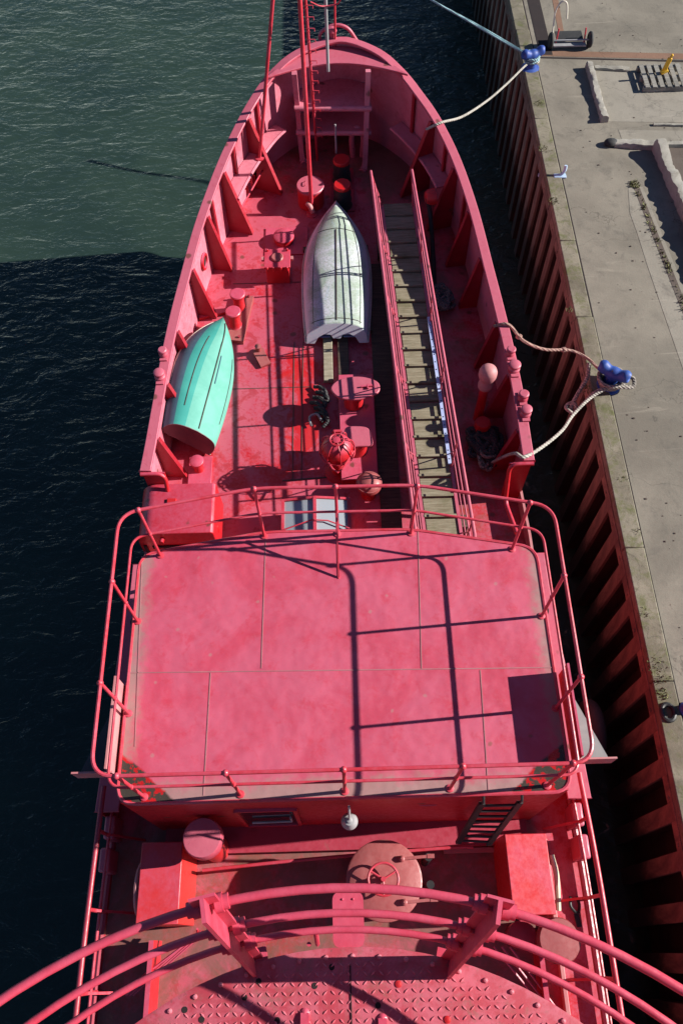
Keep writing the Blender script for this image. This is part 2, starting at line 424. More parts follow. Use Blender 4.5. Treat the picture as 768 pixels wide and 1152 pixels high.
def rope_mat(name, a, b, freq=260):
    k = N(name); n = k.noise(28, 5, .75); n2 = k.noise(3, 4, .6)
    wv = k.n('ShaderNodeTexWave'); wv.inputs['Scale'].default_value = 9; wv.inputs['Distortion'].default_value = .6; wv.bands_direction = 'DIAGONAL'
    k.l(k.co, wv.inputs['Vector'])
    c = k.mix(k.ramp(n, .35, .65), a, b); c = k.mix(k.ramp(n2, .5, .7, 0, .5), c, tuple(x*.5 for x in a))
    return k.done(c, .9, k.bump(wv.outputs['Fac'], .8, .012, k.bump(n, .6, .01)))
M['rope_white'] = rope_mat('pale_rope', (.24,.22,.19), (.42,.395,.35))
M['rope_teal'] = rope_mat('teal_rope', (.16,.30,.34), (.30,.44,.48))
M['rope_brown'] = rope_mat('rusty_brown_rope', (.22,.12,.10), (.34,.20,.17))
M['rope_grey'] = rope_mat('mottled_grey_rope', (.10,.085,.075), (.38,.34,.30))
M['rope_mid'] = rope_mat('grey_rope', (.05,.05,.055), (.17,.17,.18))
M['rope_dark'] = rope_mat('dark_rope', (.022,.023,.026), (.07,.068,.07))

def glass_mat(name, tint, rough=.03):
    k = N(name); k.b.inputs['Transmission Weight'].default_value = 0.0
    return k.done(tint, rough, k.bump(k.noise(1.2, 2), .1, .01), spec=.9)
M['wglass'] = glass_mat('dark_window_glass', (.02,.012,.013))
def sky_sheen_glass():
    k = N('skylight_glass'); g = k.n('ShaderNodeBsdfGlossy'); g.inputs['Roughness'].default_value = .02
    tr = k.n('ShaderNodeBsdfTransparent'); tr.inputs[0].default_value = (.86,.9,.92,1)
    df = k.n('ShaderNodeBsdfDiffuse'); df.inputs[0].default_value = (.66,.72,.80,1)
    mx = k.n('ShaderNodeMixShader'); mx2 = k.n('ShaderNodeMixShader'); fr = k.n('ShaderNodeFresnel'); fr.inputs[0].default_value = 1.5
    mx2.inputs[0].default_value = .45; k.l(tr.outputs[0], mx2.inputs[1]); k.l(df.outputs[0], mx2.inputs[2])  # pale diffuse share puts the sky's reflection into the pane colour
    k.l(fr.outputs[0], mx.inputs[0]); k.l(mx2.outputs[0], mx.inputs[1]); k.l(g.outputs[0], mx.inputs[2])
    k.l(mx.outputs[0], k.t.nodes['Material Output'].inputs[0]); return k.m
M['sheen_pane'] = sky_sheen_glass()
def leaf_mat():
    k = N('weed_green'); n = k.noise(9, 4); return k.done(k.mix(k.ramp(n,.35,.65), (.06,.075,.02), (.15,.15,.05)), .8)
M['weed'] = leaf_mat()
M['hole'] = scuffed('drain_hole_black', (.012,.006,.007), (.016,.008,.008), (.02,.01,.01), .7, .9)

# ------------------------------------------------------------------ setting: water, quay
WZ = -3.0; QZ = 0.1; QX = 4.49
b = MB(); b.add([V(-140,-60,WZ), V(QX+.4,-60,WZ), V(QX+.4,160,WZ), V(-140,160,WZ)], [(0,1,2,3)])
tag(b.build('water', M['water'], smooth=0), 'dark green rippled harbour water around the red ship', 'water', kind='structure')
b = MB(); b.box((QX+.345+70, 50, -1.0), (140, 220, 2*2.5)); 
for v in b.v: v.z = QZ if v.z > 0 else -5
tag(b.build('quay', M['quay'], smooth=0), 'grey concrete quay apron right of the ship', 'quay', kind='structure')
def sheet(name, pts, dz, mat, label, cat):
    bb = MB(); bb.prism([(p.x, p.y) for p in pts], QZ - .03, QZ + dz); return tag(bb.build(name, mat, smooth=0), label, cat, kind='structure')
q = lambda px, py: at(px, py, QZ)
b = MB(); b.box((QX+.60, 18.4+16, QZ-.02), (.30, 32, .052)); tag(b.build('quay_slot', M['hole'], smooth=0), 'black open slot behind the outer beam of the far quay', 'slot', kind='structure')
# rail strip crossing the quay and its groove
a0, a1 = q(603,63), q(800,70)
sheet('rail_strip', [q(603,57), q(900,63), q(900,70), q(603,63)], .004, M['rustbrown'], 'flush rusty brown steel strip crossing the quay', 'strip')
sheet('rail_groove', [q(603,64), q(900,71), q(900,73.5), q(603,65.5)], .006, M['hole'], 'narrow dark groove beside the brown steel strip', 'groove')
sheet('rail_strip', [q(617,-20), q(624,-20), q(634,38), q(628,38)], .004, M['rustbrown'], 'short brown strip running away from the hand cart', 'strip')
sheet('pale_slab', [q(668,80), q(900,90), q(900,139), q(682,137)], .004, M['pale'], 'pale concrete slab between the two rough kerbs', 'slab')
sheet('pale_slab', [q(695,146), q(900,150), q(900,163), q(700,160)], .004, M['pale'], 'pale concrete strip behind the long kerb', 'slab')
sheet('pit_floor', [q(748,166), q(900,166), q(900,245), q(784,245)], .004, M['pit'], 'brown sunken floor right of the long kerb', 'ground')
sheet('pale_screed', [q(706,212), q(722,210), q(800,400), q(790,480), q(752,370), q(728,300), q(716,262), q(708,240)], .004, M['pale'], 'pale worn concrete patch beside the weedy slot', 'slab')
sheet('rail_slot', [q(711,208), q(717,207), q(790,390), q(784,395)], .008, M['pit'], 'narrow dirt filled slot in the pale concrete', 'slot')

# sheet piling wall
swall = thing('sheet_pile_wall', (QX, 9, WZ), 'rusty red brown steel sheet piling below the quay edge', 'quay wall')
b = MB(); b.box((QX+.315, 20, QZ-2.45), (.05, 64, 4.7)); b.build('back_sheet', M['recess_shade'], swall)
pitch = .62; pile0 = None
for i in range(64):
    y = -5.2 + i*pitch
    if i == 0:
        b = MB(); d = .30
        b.box((QX+.03, y, QZ-.14-2.2), (.06, .25, 4.4), 0, 0)
        for sg in (-1,1): b.box((QX+.175, y+sg*.10, QZ-.15-2.2), (.225, .03, 4.4), 0, 1)
        pile0 = b.build('pile', [M['rust'], M['recess_shade']], swall, smooth=0, bevel=.008)
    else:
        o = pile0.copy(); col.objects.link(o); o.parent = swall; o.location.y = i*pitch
b = MB(); b.box((QX+.035, 20, QZ-.25), (.06, 64, .20)); b.box((QX+.13, 20, QZ-.135), (.22, 64, .03))
for i in range(64): b.cyl((QX+.03, -5+i*pitch, QZ-.25), (QX-.012, -5+i*pitch, QZ-.25), .03, n=8)
b.build('waling', M['rust'], swall)
b = MB()
y = -8.0
while y < 48:
    L = random.uniform(1.6, 4.2); j = random.uniform(-.012, .012)
    if not (16.0 < y+L/2 < 40 and False):
        b.box((QX+.165+j, y+L/2, QZ-.045+random.uniform(-.014,.012)), (.32, L-.006, .15))
    y += L
b.build('coping_block', M['coping'], swall, bevel=.02)
b = MB(); b.box((QX+.335, 20, QZ-.022), (.03, 64, .046)); b.build('coping_joint', M['hole'], swall, smooth=0)

# ------------------------------------------------------------------ ship: outline
def zr(y):
    T = [(5,1.2),(8,1.23),(10.5,1.28),(12.5,1.42),(13.8,1.58),(14.8,1.80),(15.5,2.02),(16.2,2.15)]
    if y <= T[0][0]: return T[0][1]
    for (a, za), (b_, zb) in zip(T, T[1:]):
        if y <= b_: return za + (zb-za)*(y-a)/(b_-a)
    return T[-1][1]
def rimpt(px, py):
    z = 1.6
    for _ in range(12): z = zr(at(px, py, z).y)
    return at(px, py, z)
Lp = [(160,530),(166,500),(175,450),(184,400),(195,350),(208,300),(222,250),(240,200),(262,150),(290,100),(318,68),(345,52)]
Rp = [(383,42),(420,53),(447,73),(470,100),(497,140),(518,185),(535,235),(552,300),(565,350),(577,400),(587,450),(595,500),(598,518)]
rim = catmull([rimpt(*p) for p in Lp + Rp], 5)
for p in rim: p.z = 0
aftL = [V(-3.32,-9,0), V(-3.34,-4,0), V(-3.33,-1,0), V(-3.30,1,0), V(-3.22,3,0), V(-3.12,5,0)]
aftR = [V(2.99,5,0), V(3.06,3,0), V(3.12,1,0), V(3.14,-1,0), V(3.15,-4,0), V(3.12,-9,0)]
stern = [V(2.9,-11,0), V(2.2,-13,0), V(1.1,-14.2,0), V(-.1,-14.6,0), V(-1.3,-14.2,0), V(-2.4,-13,0), V(-3.1,-11,0)]
outline = catmull(aftL, 3) + rim + catmull(aftR, 3) + catmull(stern, 3)
def normals(P, closed=True):
    out = []
    n = len(P)
    for i in range(n):
        a = P[i-1] if (closed or i) else P[i]; c = P[(i+1) % n] if (closed or i < n-1) else P[i]
        t = (c - a); t.z = 0; t.normalize(); out.append(V(t.y, -t.x, 0))      # inward for clockwise order (left -> bow -> right)
    return out
nin = normals(outline)
def side(y, left=True):
    """inner plating point and inward normal at a station"""
    best = None
    for i, p in enumerate(outline):
        if (p.x < .1) == left and p.y > 0:
            d = abs(p.y - y)
            if best is None or d < best[0]: best = (d, i)
    i = best[1]; 
    return outline[i].copy(), nin[i].copy()

SHIP = thing('lightship', (0, 0, WZ), 'large faded red steel lightship moored along the quay', 'ship')
# hull
b = MB(); n = len(outline); vs = []
LV = [(-3.8,.86,-1.4),(-2.4,.93,-.9),(-1.0,.975,-.4),(-.012,1,0)]
for z, k, sh in LV:
    for p in outline: vs.append(V(p.x*k, p.y + (sh*max(0,(p.y-9)/7) if p.y > 9 else 0), z))
fs = []
for j in range(len(LV)-1):
    for i in range(n): fs.append((j*n+i, j*n+(i+1) % n, (j+1)*n+(i+1) % n, (j+1)*n+i))
b.add(vs, [tuple(reversed(f)) for f in fs]); b.build('hull', M['hull'], SHIP, smooth=50)
b = MB(); b.add([V(p.x, p.y, 0) + nn*.004 for p, nn in zip(outline, nin)], [tuple(range(n-1,-1,-1))])
# cambered plate seams on the fore deck, slightly raised
b.build('deck', M['deck'], SHIP, smooth=0)
b = MB()
for x0 in (331, 341): b.bar(at(x0,385)+V(0,0,.003), at(x0-2,541)+V(0,0,.003), .012, .012)
b.bar(at(318,541,.004), at(392,535,.004), .02, .016)
b.bar(V(-2.3,9.05,.002), V(-.5,9.05,.002), .012, .01); b.bar(V(-2.0,11.6,.002), V(-.6,11.6,.002), .012, .01)
b.build('deck_seam', M['seam'], SHIP, smooth=0)

# bulwark
Y0 = 6.42
idx = [i for i, p in enumerate(outline) if p.y >= Y0 and i < len(outline) - 20]
bp = [outline[i] for i in idx]; bn = [nin[i] for i in idx]
b = MB(); vs = []
for p, nn in zip(bp, bn):
    z = zr(p.y) - .02
    vs += [p + V(0,0,-.3), p + V(0,0,z), p + nn*.035 + V(0,0,z), p + nn*.035]
m_ = len(bp); fs = []
for i in range(m_-1):
    for k in range(3): fs.append((i*4+k, (i+1)*4+k, (i+1)*4+k+1, i*4+k+1))
fs += [(0,1,2,3), tuple(reversed([(m_-1)*4+k for k in range(4)]))]
b.add(vs, fs); bul = b.build('bulwark', M['bul'], SHIP, smooth=50)
def capstrip(P, Nn, zf, o, i_, th):
    bb = MB(); vs = []
    for p, nn in zip(P, Nn):
        z = zf(p.y)
        vs += [p - nn*o + V(0,0,z-th), p - nn*o + V(0,0,z), p + nn*i_ + V(0,0,z), p + nn*i_ + V(0,0,z-th)]
    fs = []; m2 = len(P)
    for i in range(m2-1):
        for k in range(4): fs.append((i*4+k, (i+1)*4+k, (i+1)*4+(k+1) % 4, i*4+(k+1) % 4))
    fs += [(3,2,1,0), tuple((m2-1)*4+k for k in range(4))]
    bb.add(vs, fs); return bb
capstrip(bp, bn, zr, .045, .13, .05).build('rim_cap', M['cap'], bul, bevel=.012, smooth=50)
# bow apron and shelves (clipped crescents of the outline)
def crescent(yc, inset, z, th, sag=.25):
    P = [p + nn*inset for p, nn in zip(outline, nin) if p.y + nn.y*inset > yc]
    P = sorted(P, key=lambda p: p.x)
    if not P: return None
    a, c = P[0], P[-1]; front = []
    for k in range(1, 12):
        t = k/12; front.append(V(c.x + (a.x-c.x)*t, c.y + (a.y-c.y)*t + sag*math.sin(PI*t), 0))
    return [(p.x, p.y) for p in P] + [(p.x, p.y) for p in front]
b = MB(); b.prism(crescent(15.0, .05, 0, 0, .42), 1.93, 1.975); b.build('bow_apron', M['cap'], bul, bevel=.01)
for zz, yc in ((1.28, 15.05), (.72, 14.9)):
    P = [(x_, y_) for x_, y_ in crescent(yc, .05, 0, 0, 0.0) ]
    P = [(max(-.72, min(.86, x_)), y_) for x_, y_ in P]
    b = MB(); b.prism([(-.72,15.12),(.84,15.05)] + [(x_, y_) for x_, y_ in sorted(set((round(p.x,3), round(p.y-.06,3)) for p in outline if p.y > 15.2 and -.7 < p.x < .82), key=lambda t: -t[0])], zz-.03, zz); sh = b.build('bow_shelf', M['bul'], bul, smooth=0)
    b = MB(); b.tube([V(-.72,15.11,zz-.03), V(.84,15.04,zz-.03)], .055, 10); b.build('shelf_edge', M['bul'], bul)
# side stringer shelf
for left in (True, False):
    P = []; Q = []
    for p, nn in zip(outline, nin):
        if 13.05 < p.y < 15.2 and ((p.x < .1) == left) and p.y > 5: P.append(p + nn*.05); Q.append(p + nn*.34)
    poly = [(p.x, p.y) for p in P] + [(p.x, p.y) for p in reversed(Q)]
    b = MB(); b.prism(poly, .84, .87)
    b.tube([V(p.x, p.y, .85) for p in Q], .03, 8)
    b.build('stringer_shelf', M['bul'], bul)
# triangular brackets
for left in (True, False):
    for ys, dep in ((7.25,.34),(8.3,.34),(9.45,.32),(10.75,.34),(11.95,.38),(13.05,.50),(14.25,.66)):
        p, nn = side(ys, left); t = V(-nn.y, nn.x, 0)
        top = zr(p.y) - .06
        A = p + nn*.04; b = MB()
        pts = [A + V(0,0,.005), A + V(0,0,top), A + nn*.10 + V(0,0,top), A + nn*dep + V(0,0,.06), A + nn*dep + V(0,0,.005)]
        h = .012
        b.add([x - t*h for x in pts] + [x + t*h for x in pts], [(0,1,2,3,4),(9,8,7,6,5)] + [(i,5+i,5+(i+1) % 5,(i+1) % 5) for i in range(5)])
        b.bar(A + nn*.11 + V(0,0,top), A + nn*(dep+.01) + V(0,0,.05), .085, .018, up=nn)
        b.build('bulwark_bracket', M['bracket'], bul, smooth=0)
    for ys in (13.65, 12.5, 14.8) if left else (13.6, 12.4, 14.8):
        p, nn = side(ys, left); A = p + nn*.06
        zb = .88 if ys > 13.1 else .02
        b = MB(); b.bar(A + V(0,0,zb), A + V(0,0,zr(p.y)-.06), .03, .07, up=nn); b.bar(A + nn*.04 + V(0,0,zb), A + nn*.04 + V(0,0,zr(p.y)-.06), .07, .012, up=nn)
        b.build('bulwark_stiffener', M['bracket'], bul, smooth=0)
# the two bow posts
for (fx, fy), lean in (((340,178), -.05), ((410,187), .06)):
    f = at(fx, fy, 0); top = V(f.x + lean, 15.22, 1.94)
    b = MB(); mid = f*.5 + top*.5
    pts = catmull([f + V(-lean*1.0, -.18, .02), f + V(0,-.05,.12), mid, top], 6)
    for a_, c_ in zip(pts, pts[1:]): b.bar(a_, c_ + (c_-a_)*.02, .10, .13, up=(0,1,0))
    b.build('bow_post', M['bul'], bul, smooth=0)
# small pipe frames beneath the port stringer
b = MB()
for px, py in ((298,196),(305,206),(313,199),(320,192)):
    a = at(px, py, .55); p, nn = side(a.y, True)
    b.bar(p + nn*.05 + V(0,0,.55), p + nn*.26 + V(0,0,.55), .04, .03); b.bar(p + nn*.26 + V(0,0,.45), p + nn*.26 + V(0,0,.65), .03, .03)
p0, n0 = side(13.0, True); p1, n1 = side(14.4, True)
b.tube([p0 + n0*.3 + V(0,0,.5), p1 + n1*.3 + V(0,0,.5)], .018, 8); b.build('pipe_rack', M['paint'], bul)
# hawse ring on port bulwark
p, nn = side(11.55, True); qn = nn.to_track_quat('Z', 'Y')
b = MB(); prof = [(.15,0),(.17,.02),(.16,.05),(.12,.055),(.105,.03),(.10,.0)]
b.lathe(p + nn*.034 + V(0,0,.62), prof, 28, qn); hw = b.build('hawse_ring', M['paint'], bul)
b = MB(); b.cyl(p + nn*.03 + V(0,0,.62), p + nn*.06 + V(0,0,.62), .105, n=24); b.build('opening', M['hole'], hw)
# hawse pipe mouth on starboard with the chain pipe
p, nn = side(12.75, False)
c0 = at(482, 222, .9); qn = nn.to_track_quat('Z', 'Y')
b = MB(); b.lathe(c0, [(.16,-.12),(.15,.0),(.11,.06),(.04,.08),(.01,.08)], 20, qn); b.build('hawse_mouth', M['mat_red'], bul)
b = MB(); b.tube(catmull([c0 + V(-.03,-.05,.03), at(484,245,.55), at(487,290,.08), at(489,345,.05)], 6), .045, 10); tag(b.build('suction_hose', M['rubber'], SHIP), 'black hose hanging from the starboard hawse mouth')

# roller fairleads on the rim
for px, py, s in ((182,400,1),(178,425,1.2),(576,399,1),(580,416,1.3),(590,449,1.1),(593,466,1.2)):
    c = rimpt(px, py); nn = side(c.y, px < 384)[1]; z = zr(c.y)
    c = V(c.x, c.y, 0) + nn*.04
    b = MB(); b.lathe(c + V(0,0,z-.002), [(.075*s,0),(.075*s,.06),(.06*s,.08),(.055*s,.10),(.075*s,.12),(.075*s,.155),(.06*s,.17),(.01,.172)], 18)
    b.box(c + V(0,0,z+.012), (.12, .24*s, .03)); b.build('fairlead_roller', M['cap'], bul)
# bow arch and jack staff
b = MB(); c = at(378, 47, 2.0)
b.tube(catmull([c + V(-.32,0,0), c + V(-.30,.02,.18), c + V(-.05,.05,.30), c + V(.22,.02,.26), c + V(.42,0,.0)], 6), .035, 10)
b.lathe(c + V(-.08,-.02,.0), [(.12,0),(.12,.04),(.06,.07),(.06,.2),(.10,.24),(.08,.3),(.01,.32)], 16); b.build('bow_fairlead', M['cap'], bul)
b = MB(); c = at(377, 52, 1.97); b.cyl(c, c + V(.02,.1,2.2), .022, n=10); b.build('jack_staff', M['rail'], bul)
b = MB(); b.tube(catmull([at(349,2,3.8), at(362,7,3.7), at(380,4,3.65), at(384,-6,3.9)], 5), .012, 6)
b.build('staff_hoop', M['rail'], bul)

# bulwark ends and low bulwark beside the wheelhouse
for left in (True, False):
    s = -1 if left else 1
    e = bp[0] if left else bp[-1]; x0 = e.x; ye = e.y
    b = MB()       # flanged end plate with a rounded lower corner
    w_ = .34
    pl = [V(x0, ye-.02, 1.17), V(x0 - s*w_, ye-.02, 1.17), V(x0 - s*w_*.9, ye-.02, .02), V(x0, ye-.02, .02)]
    b.add(pl + [v + V(0,.025,0) for v in pl], [(0,1,2,3),(7,6,5,4),(0,4,5,1),(1,5,6,2),(2,6,7,3),(3,7,4,0)])
    b.tube(fillet([V(x0+s*.03, ye-.03, 1.17), V(x0 - s*w_, ye-.03, 1.17), V(x0 - s*w_*.95, ye-.30, .45), V(x0 - s*w_*.8, ye-1.0, .72)], .16), .035, 10)
    b.build('bulwark_end_plate', M['locker'], bul)
    xo = lambda y: side(y, left)[0].x
    P = [V(xo(y), y, 0) for y in (1.7, 2.4, 3.2, 4.0, 4.7, 5.25)]
    Nn = [V(-s, 0, 0)]*6
    Z = lambda y: .72
    if left: P2 = P
    else: P2 = list(reversed(P))
    lowb = capstrip(P2, Nn, Z, .03, .0, .9); lw = lowb.build('low_bulwark', M['paint'], bul, smooth=0)
    capstrip(P2, Nn, lambda y: .765, .05, .26, .04).build('low_rim_cap', M['cap'], lw, bevel=.01)
    P3 = [V(xo(y), y, 0) for y in (5.25, 5.8, ye)]
    if not left: P3.reverse()
    capstrip(P3, [V(-s,0,0)]*3, lambda y: .28, .02, .02, .4).build('gangway_sill', M['palecap'], bul, smooth=0)
    # fairlead lug on the low rim
    c = V(xo(4.7) - s*.13, 4.72, .767); b = MB(); b.tube(catmull([c+V(0,-.1,0), c+V(0,-.1,.1), c+V(0,.05,.12), c+V(0,.1,.02)], 4), .03, 8); b.build('rim_lug', M['paint'], lw)
    b = MB(); b.lathe(V(xo(4.3) - s*.15, 4.33, .745), [(.11,0),(.11,.024)], 20); b.build('rim_hole', M['hole'], lw)
    # tapering brackets at the after end of the low bulwark
    b = MB()
    for yy in (1.55, 1.15): b.box((xo(yy) - s*.08, yy, .25), (.14, .30, .46), 0)
    b.build('bulwark_step', M['cap'], lw, bevel=.03)

# after rails
for left in (True, False):
    s = -1 if left else 1
    xo = lambda y: side(max(y, .1), left)[0].x
    par = None
    b = MB(); P = [V(xo(y) - s*.08, y, .92) for y in (2.0, 1.0, 0, -1.5, -3.5, -6)]
    b.tube(catmull(P, 4), .034, 10); rl = b.build('deck_rail', M['hull' if left else 'rail'], SHIP)  # port rail takes the darker hull paint to stand for shade
    b = MB(); b.tube(catmull([p - V(0,0,.45) + V(-s*.02,0,0) for p in P], 4), .02, 8); b.build('lower_rail', M['rail'], rl)
    b = MB(); b.tube(catmull([V(p.x + s*.02, p.y, .10) for p in P], 4), .05, 8); b.build('deck_edge_bar', M['hull'], rl)
    for y in (1.45, .55, -.35, -1.3, -2.4, -3.6):
        b = MB(); x = xo(y) - s*.08; b.cyl((x, y, 0), (x, y, .92), .024, n=10); b.bar((x - s*.38, y-.02, .01), (x, y, .60), .03, .03); b.build('stanchion', M['rail'], rl)

# ------------------------------------------------------------------ wheelhouse
WH = bpy.data.objects.new('wheelhouse', None); col.objects.link(WH); WH.parent = SHIP; WH.location = (0, 0, -WZ)
RZ = 2.4
front = [(-2.63,4.45),(-2.34,4.68),(-1.02,4.90),(-.08,4.93),(.90,4.88),(2.17,4.64),(2.50,4.42)]
rear = [(2.49,1.72),(2.36,1.53),(-2.34,1.53),(-2.62,1.78)]
poly = front[:]
RP = fillet([V(x, y, 0) for x, y in [(-2.63,4.62)] + [(-1.02,4.90),(.90,4.88)] + [(2.50,4.57),(2.49,1.53),(-2.61,1.53)]], .22, True)
RP = [(p.x, p.y) for p in RP]
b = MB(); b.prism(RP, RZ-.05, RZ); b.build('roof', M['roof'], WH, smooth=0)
b = MB(); b.tube([V(x, y, RZ-.004) for x, y in RP], .022, 6, closed=True); b.build('roof_lip', M['rail'], WH)
def seam(p, q_, nm='roof_seam'):
    bb = MB(); bb.bar(at(*p, RZ)+V(0,0,.001), at(*q_, RZ)+V(0,0,.001),   .011, .008); bb.build(nm, M['weld'], WH, smooth=0)
seam((146,757),(623,751)); seam((299,606),(294,752)); seam((237,757),(229,895)); seam((470,598),(474,752)); seam((540,754),(549,890)); seam((160,626),(152,840))
x0, x1, y0, y1 = -2.585, 2.465, 1.555, 4.58
b = MB(); b.prism([(x0,y0),(x1,y0),(x1,y1),(x0,y1)], -.02, RZ-.051); wall = b.build('wall', M['locker'], WH, smooth=0)
# window in the after wall
wy = y0
wx0, wx1 = at(272,922,1.0).x, at(335,922,1.0).x
b = MB()
for p_, q_ in (((wx0,.35),(wx1,.35)),((wx0,1.62),(wx1,1.62)),((wx0,.35),(wx0,1.62)),((wx1,.35),(wx1,1.62))):
    b.bar((p_[0], wy-.012, p_[1]), (q_[0], wy-.012, q_[1]), .05, .05, up=(0,1,0))
wf = b.build('window', M['paint'], WH)
b = MB(); b.box(((wx0+wx1)/2, wy-.006, .985), (wx1-wx0-.03, .02, 1.24)); b.build('pane', M['wglass'], wf)
b = MB(); b.tube([V(wx0+.12, wy-.05, .85), V(wx1-.08, wy-.05, .9), V(wx1-.08,wy-.05,1.2)], .016, 8); b.build('window_bar', M['greymetal'], wf)
c = V(at(481,912,1.5).x, wy, 1.55)
b = MB(); b.ball(c, .12, (1,.15,.2)); b.build('wall_plate', M['paint'], WH)
b = MB(); b.tube(catmull([V(-1.95,1.0,.35), V(-.5,1.10,.38), V(1.2,1.18,.42), V(1.6,1.18,.45)], 5), .022, 8); b.build('wall_pipe', M['rail'], WH)
b = MB(); b.box((-.06,1.39,.06),(4.9,.33,.12)); b.build('wall_ledge', M['hull'], WH)
b = MB(); b.bar(V(1.25,1.18,.05), V(2.0,1.18,.05), .06, .06); b.build('wall_foot_bar', M['palecap'], WH)

# railing on the roof
RT_ = [V(-2.58,4.56,0), V(-1.02,4.85,0), V(.90,4.83,0), V(2.45,4.50,0), V(2.44,1.60,0), V(-2.56,1.60,0)]
RR = bpy.data.objects.new('roof_railing', None); col.objects.link(RR); RR.parent = SHIP; RR.location = (0, 0, -WZ)
for h, r_, nm in ((1.24, .021, 'top_rail'), (.62, .017, 'middle_rail')):
    b = MB(); b.tube([p + V(0,0,RZ+h) for p in fillet(RT_, .24 if h > 1 else .18, True, 8)], r_, 8, closed=True); b.build(nm, M['rail'], RR)
for x, y in ((-2.36,4.60),(-1.02,4.84),(-.06,4.84),(.90,4.82),(2.19,4.55),(-2.57,3.70),(-2.57,2.55),(2.44,3.62),(2.44,2.47),(-2.30,1.60),(-1.22,1.60),(-.05,1.60),(1.13,1.60),(2.22,1.60)):
    b = MB(); b.cyl((x,y,RZ), (x,y,RZ+1.24), .020, n=10); b.ball((x,y,RZ+1.24), .037, n=10); b.ball((x,y,RZ+.62), .030, n=10); b.lathe((x,y,RZ), [(.045,0),(.045,.012),(.022,.02)], 12); b.build('stanchion', M['rail'], RR)
b = MB(); b.cyl((-.06,4.86,RZ), (-.06,4.20,RZ), .012, n=6); b.bar((-.06,4.82,RZ+.62), (-.06,4.22,RZ+.01), .022, .022); b.build('rail_stay', M['rail'], RR)

# sidelight boards
for left in (True, False):
    s = -1 if left else 1; xi = -2.68 if left else 2.58
    SB = bpy.data.objects.new('sidelight_board', None); col.objects.link(SB); SB.parent = SHIP; SB.location = (xi, 1.85, RZ - .1 - WZ)
    b = MB(); b.box((xi, 2.38, RZ+.11), (.025, 1.05, .46)); b.build('inboard_board', M['palecap'] if left else M['paint'], SB, smooth=0)
    b = MB(); b.prism([(xi + s*.015,1.87),(xi + s*.42,1.87),(xi + s*.015,2.88)], RZ-.10, RZ-.085); b.build('shelf', M['shaded_shelf' if left else 'grey'], SB, smooth=0)
    b = MB(); b.box((xi + s*.20, 1.855, RZ+.03), (.46, .02, .26)); b.build('end_board', M['palecap'], SB, smooth=0)

# bulkhead lamp below the roof edge
c = at(393, 924, 1.85)
LM = bpy.data.objects.new('deck_lamp', None); col.objects.link(LM); LM.parent = SHIP; LM.location = c - V(0,0,WZ)
b = MB(); b.lathe(c, [(.01,.10),(.06,.09),(.085,.04),(.10,.0),(.085,-.08),(.03,-.12),(.0,-.12)][::-1], 20); b.build('lamp_shade', M['greymetal'], LM)
b = MB(); b.tube([c + V(0,.0,.10), c + V(0,.02,.30), c + V(0,.1,.45)], .014, 8); b.lathe(c + V(0,0,.09), [(.035,0),(.035,.05),(.01,.06)], 12); b.build('bracket', M['greymetal'], LM)

# ------------------------------------------------------------------ fore mast (tripod)
mast = bpy.data.objects.new('foremast', None); col.objects.link(mast); mast.parent = SHIP; mast.location = (-.43, 13.49, -WZ)
A = at(351,241,0); B = at(357,180,0); C_ = at(292,178,.87)
apex = V(-.47, 14.55, 6.4)
b = MB(); b.cyl(A, apex, .042, .040, n=16); b.lathe(A, [(.12,0),(.12,.02),(.07,.04)], 16); b.build('main_tube', M['rail'], mast)
b = MB(); b.cyl(B, apex + V(.03,.05,0), .028, n=12); lad = b.build('ladder_leg', M['rail'], mast)
dB = (apex - B)
for i in range(26):
    p = B + dB*(.10 + i*.034); b = MB(); b.tube([p, p + V(.14,-.01,0), p + V(.14,-.01,-.05)], .009, 6); b.tube([p + V(0,0,-.06), p + V(.06,0,-.06)], .007, 6); b.build('rung', M['rail'], lad)
b = MB(); b.cyl(C_, apex + V(-.04,0,-.2), .034, n=12); b.lathe(C_, [(.09,0),(.09,.02),(.05,.03)], 14); b.build('side_leg', M['rail'], mast)
b = MB(); b.cyl(apex + V(0,0,-.2), apex + V(0,0,2.2), .055, .045, n=14); b.bar(apex + V(-.3,0,-.3), apex + V(.6,0,-.3), .06, .06); b.build('mast_top', M['rail'], mast)
b = MB(); r0 = at(369,80,2.45); r1 = V(r0.x-.02, r0.y-.02, 5.9); b.cyl(r0, r1, .03, n=12); b.bar(r1, apex + V(0,0,-.6), .03, .03); b.build('grey_rod', M['greymetal'], mast)

# ------------------------------------------------------------------ fore deck fittings (welded: parts of the ship)
def part_root(nm, loc, label=None):
    o = bpy.data.objects.new(nm, None); col.objects.link(o); o.parent = SHIP; o.location = Vector(loc) - V(0,0,WZ)
    if label: o['label'] = label
    return o
# tank lid by the mast
c = at(349,208,.45); c.z = 0
r = part_root('round_hatch', c, 'round red hatch drum beside the mast foot')
b = MB(); b.lathe(c, [(.27,0),(.27,.40),(.26,.41)], 28); b.build('drum', M['mat_red'], r)
b = MB(); b.lathe(c + V(0,0,.41), [(.285,0),(.285,.035),(.27,.05),(.01,.055)], 28); b.tube(catmull([c + V(-.13,-.05,.46), c + V(-.10,-.04,.50), c + V(-.10,.06,.50), c + V(-.13,.07,.46)], 4), .009, 6); b.build('lid', M['cap'], r)
b = MB(); b.tube(catmull([c + V(-.08,-.30,.25), c + V(-.02,-.36,.22), c + V(.03,-.40,.1)], 4), .05, 10); b.build('spout', M['palecap'], r)
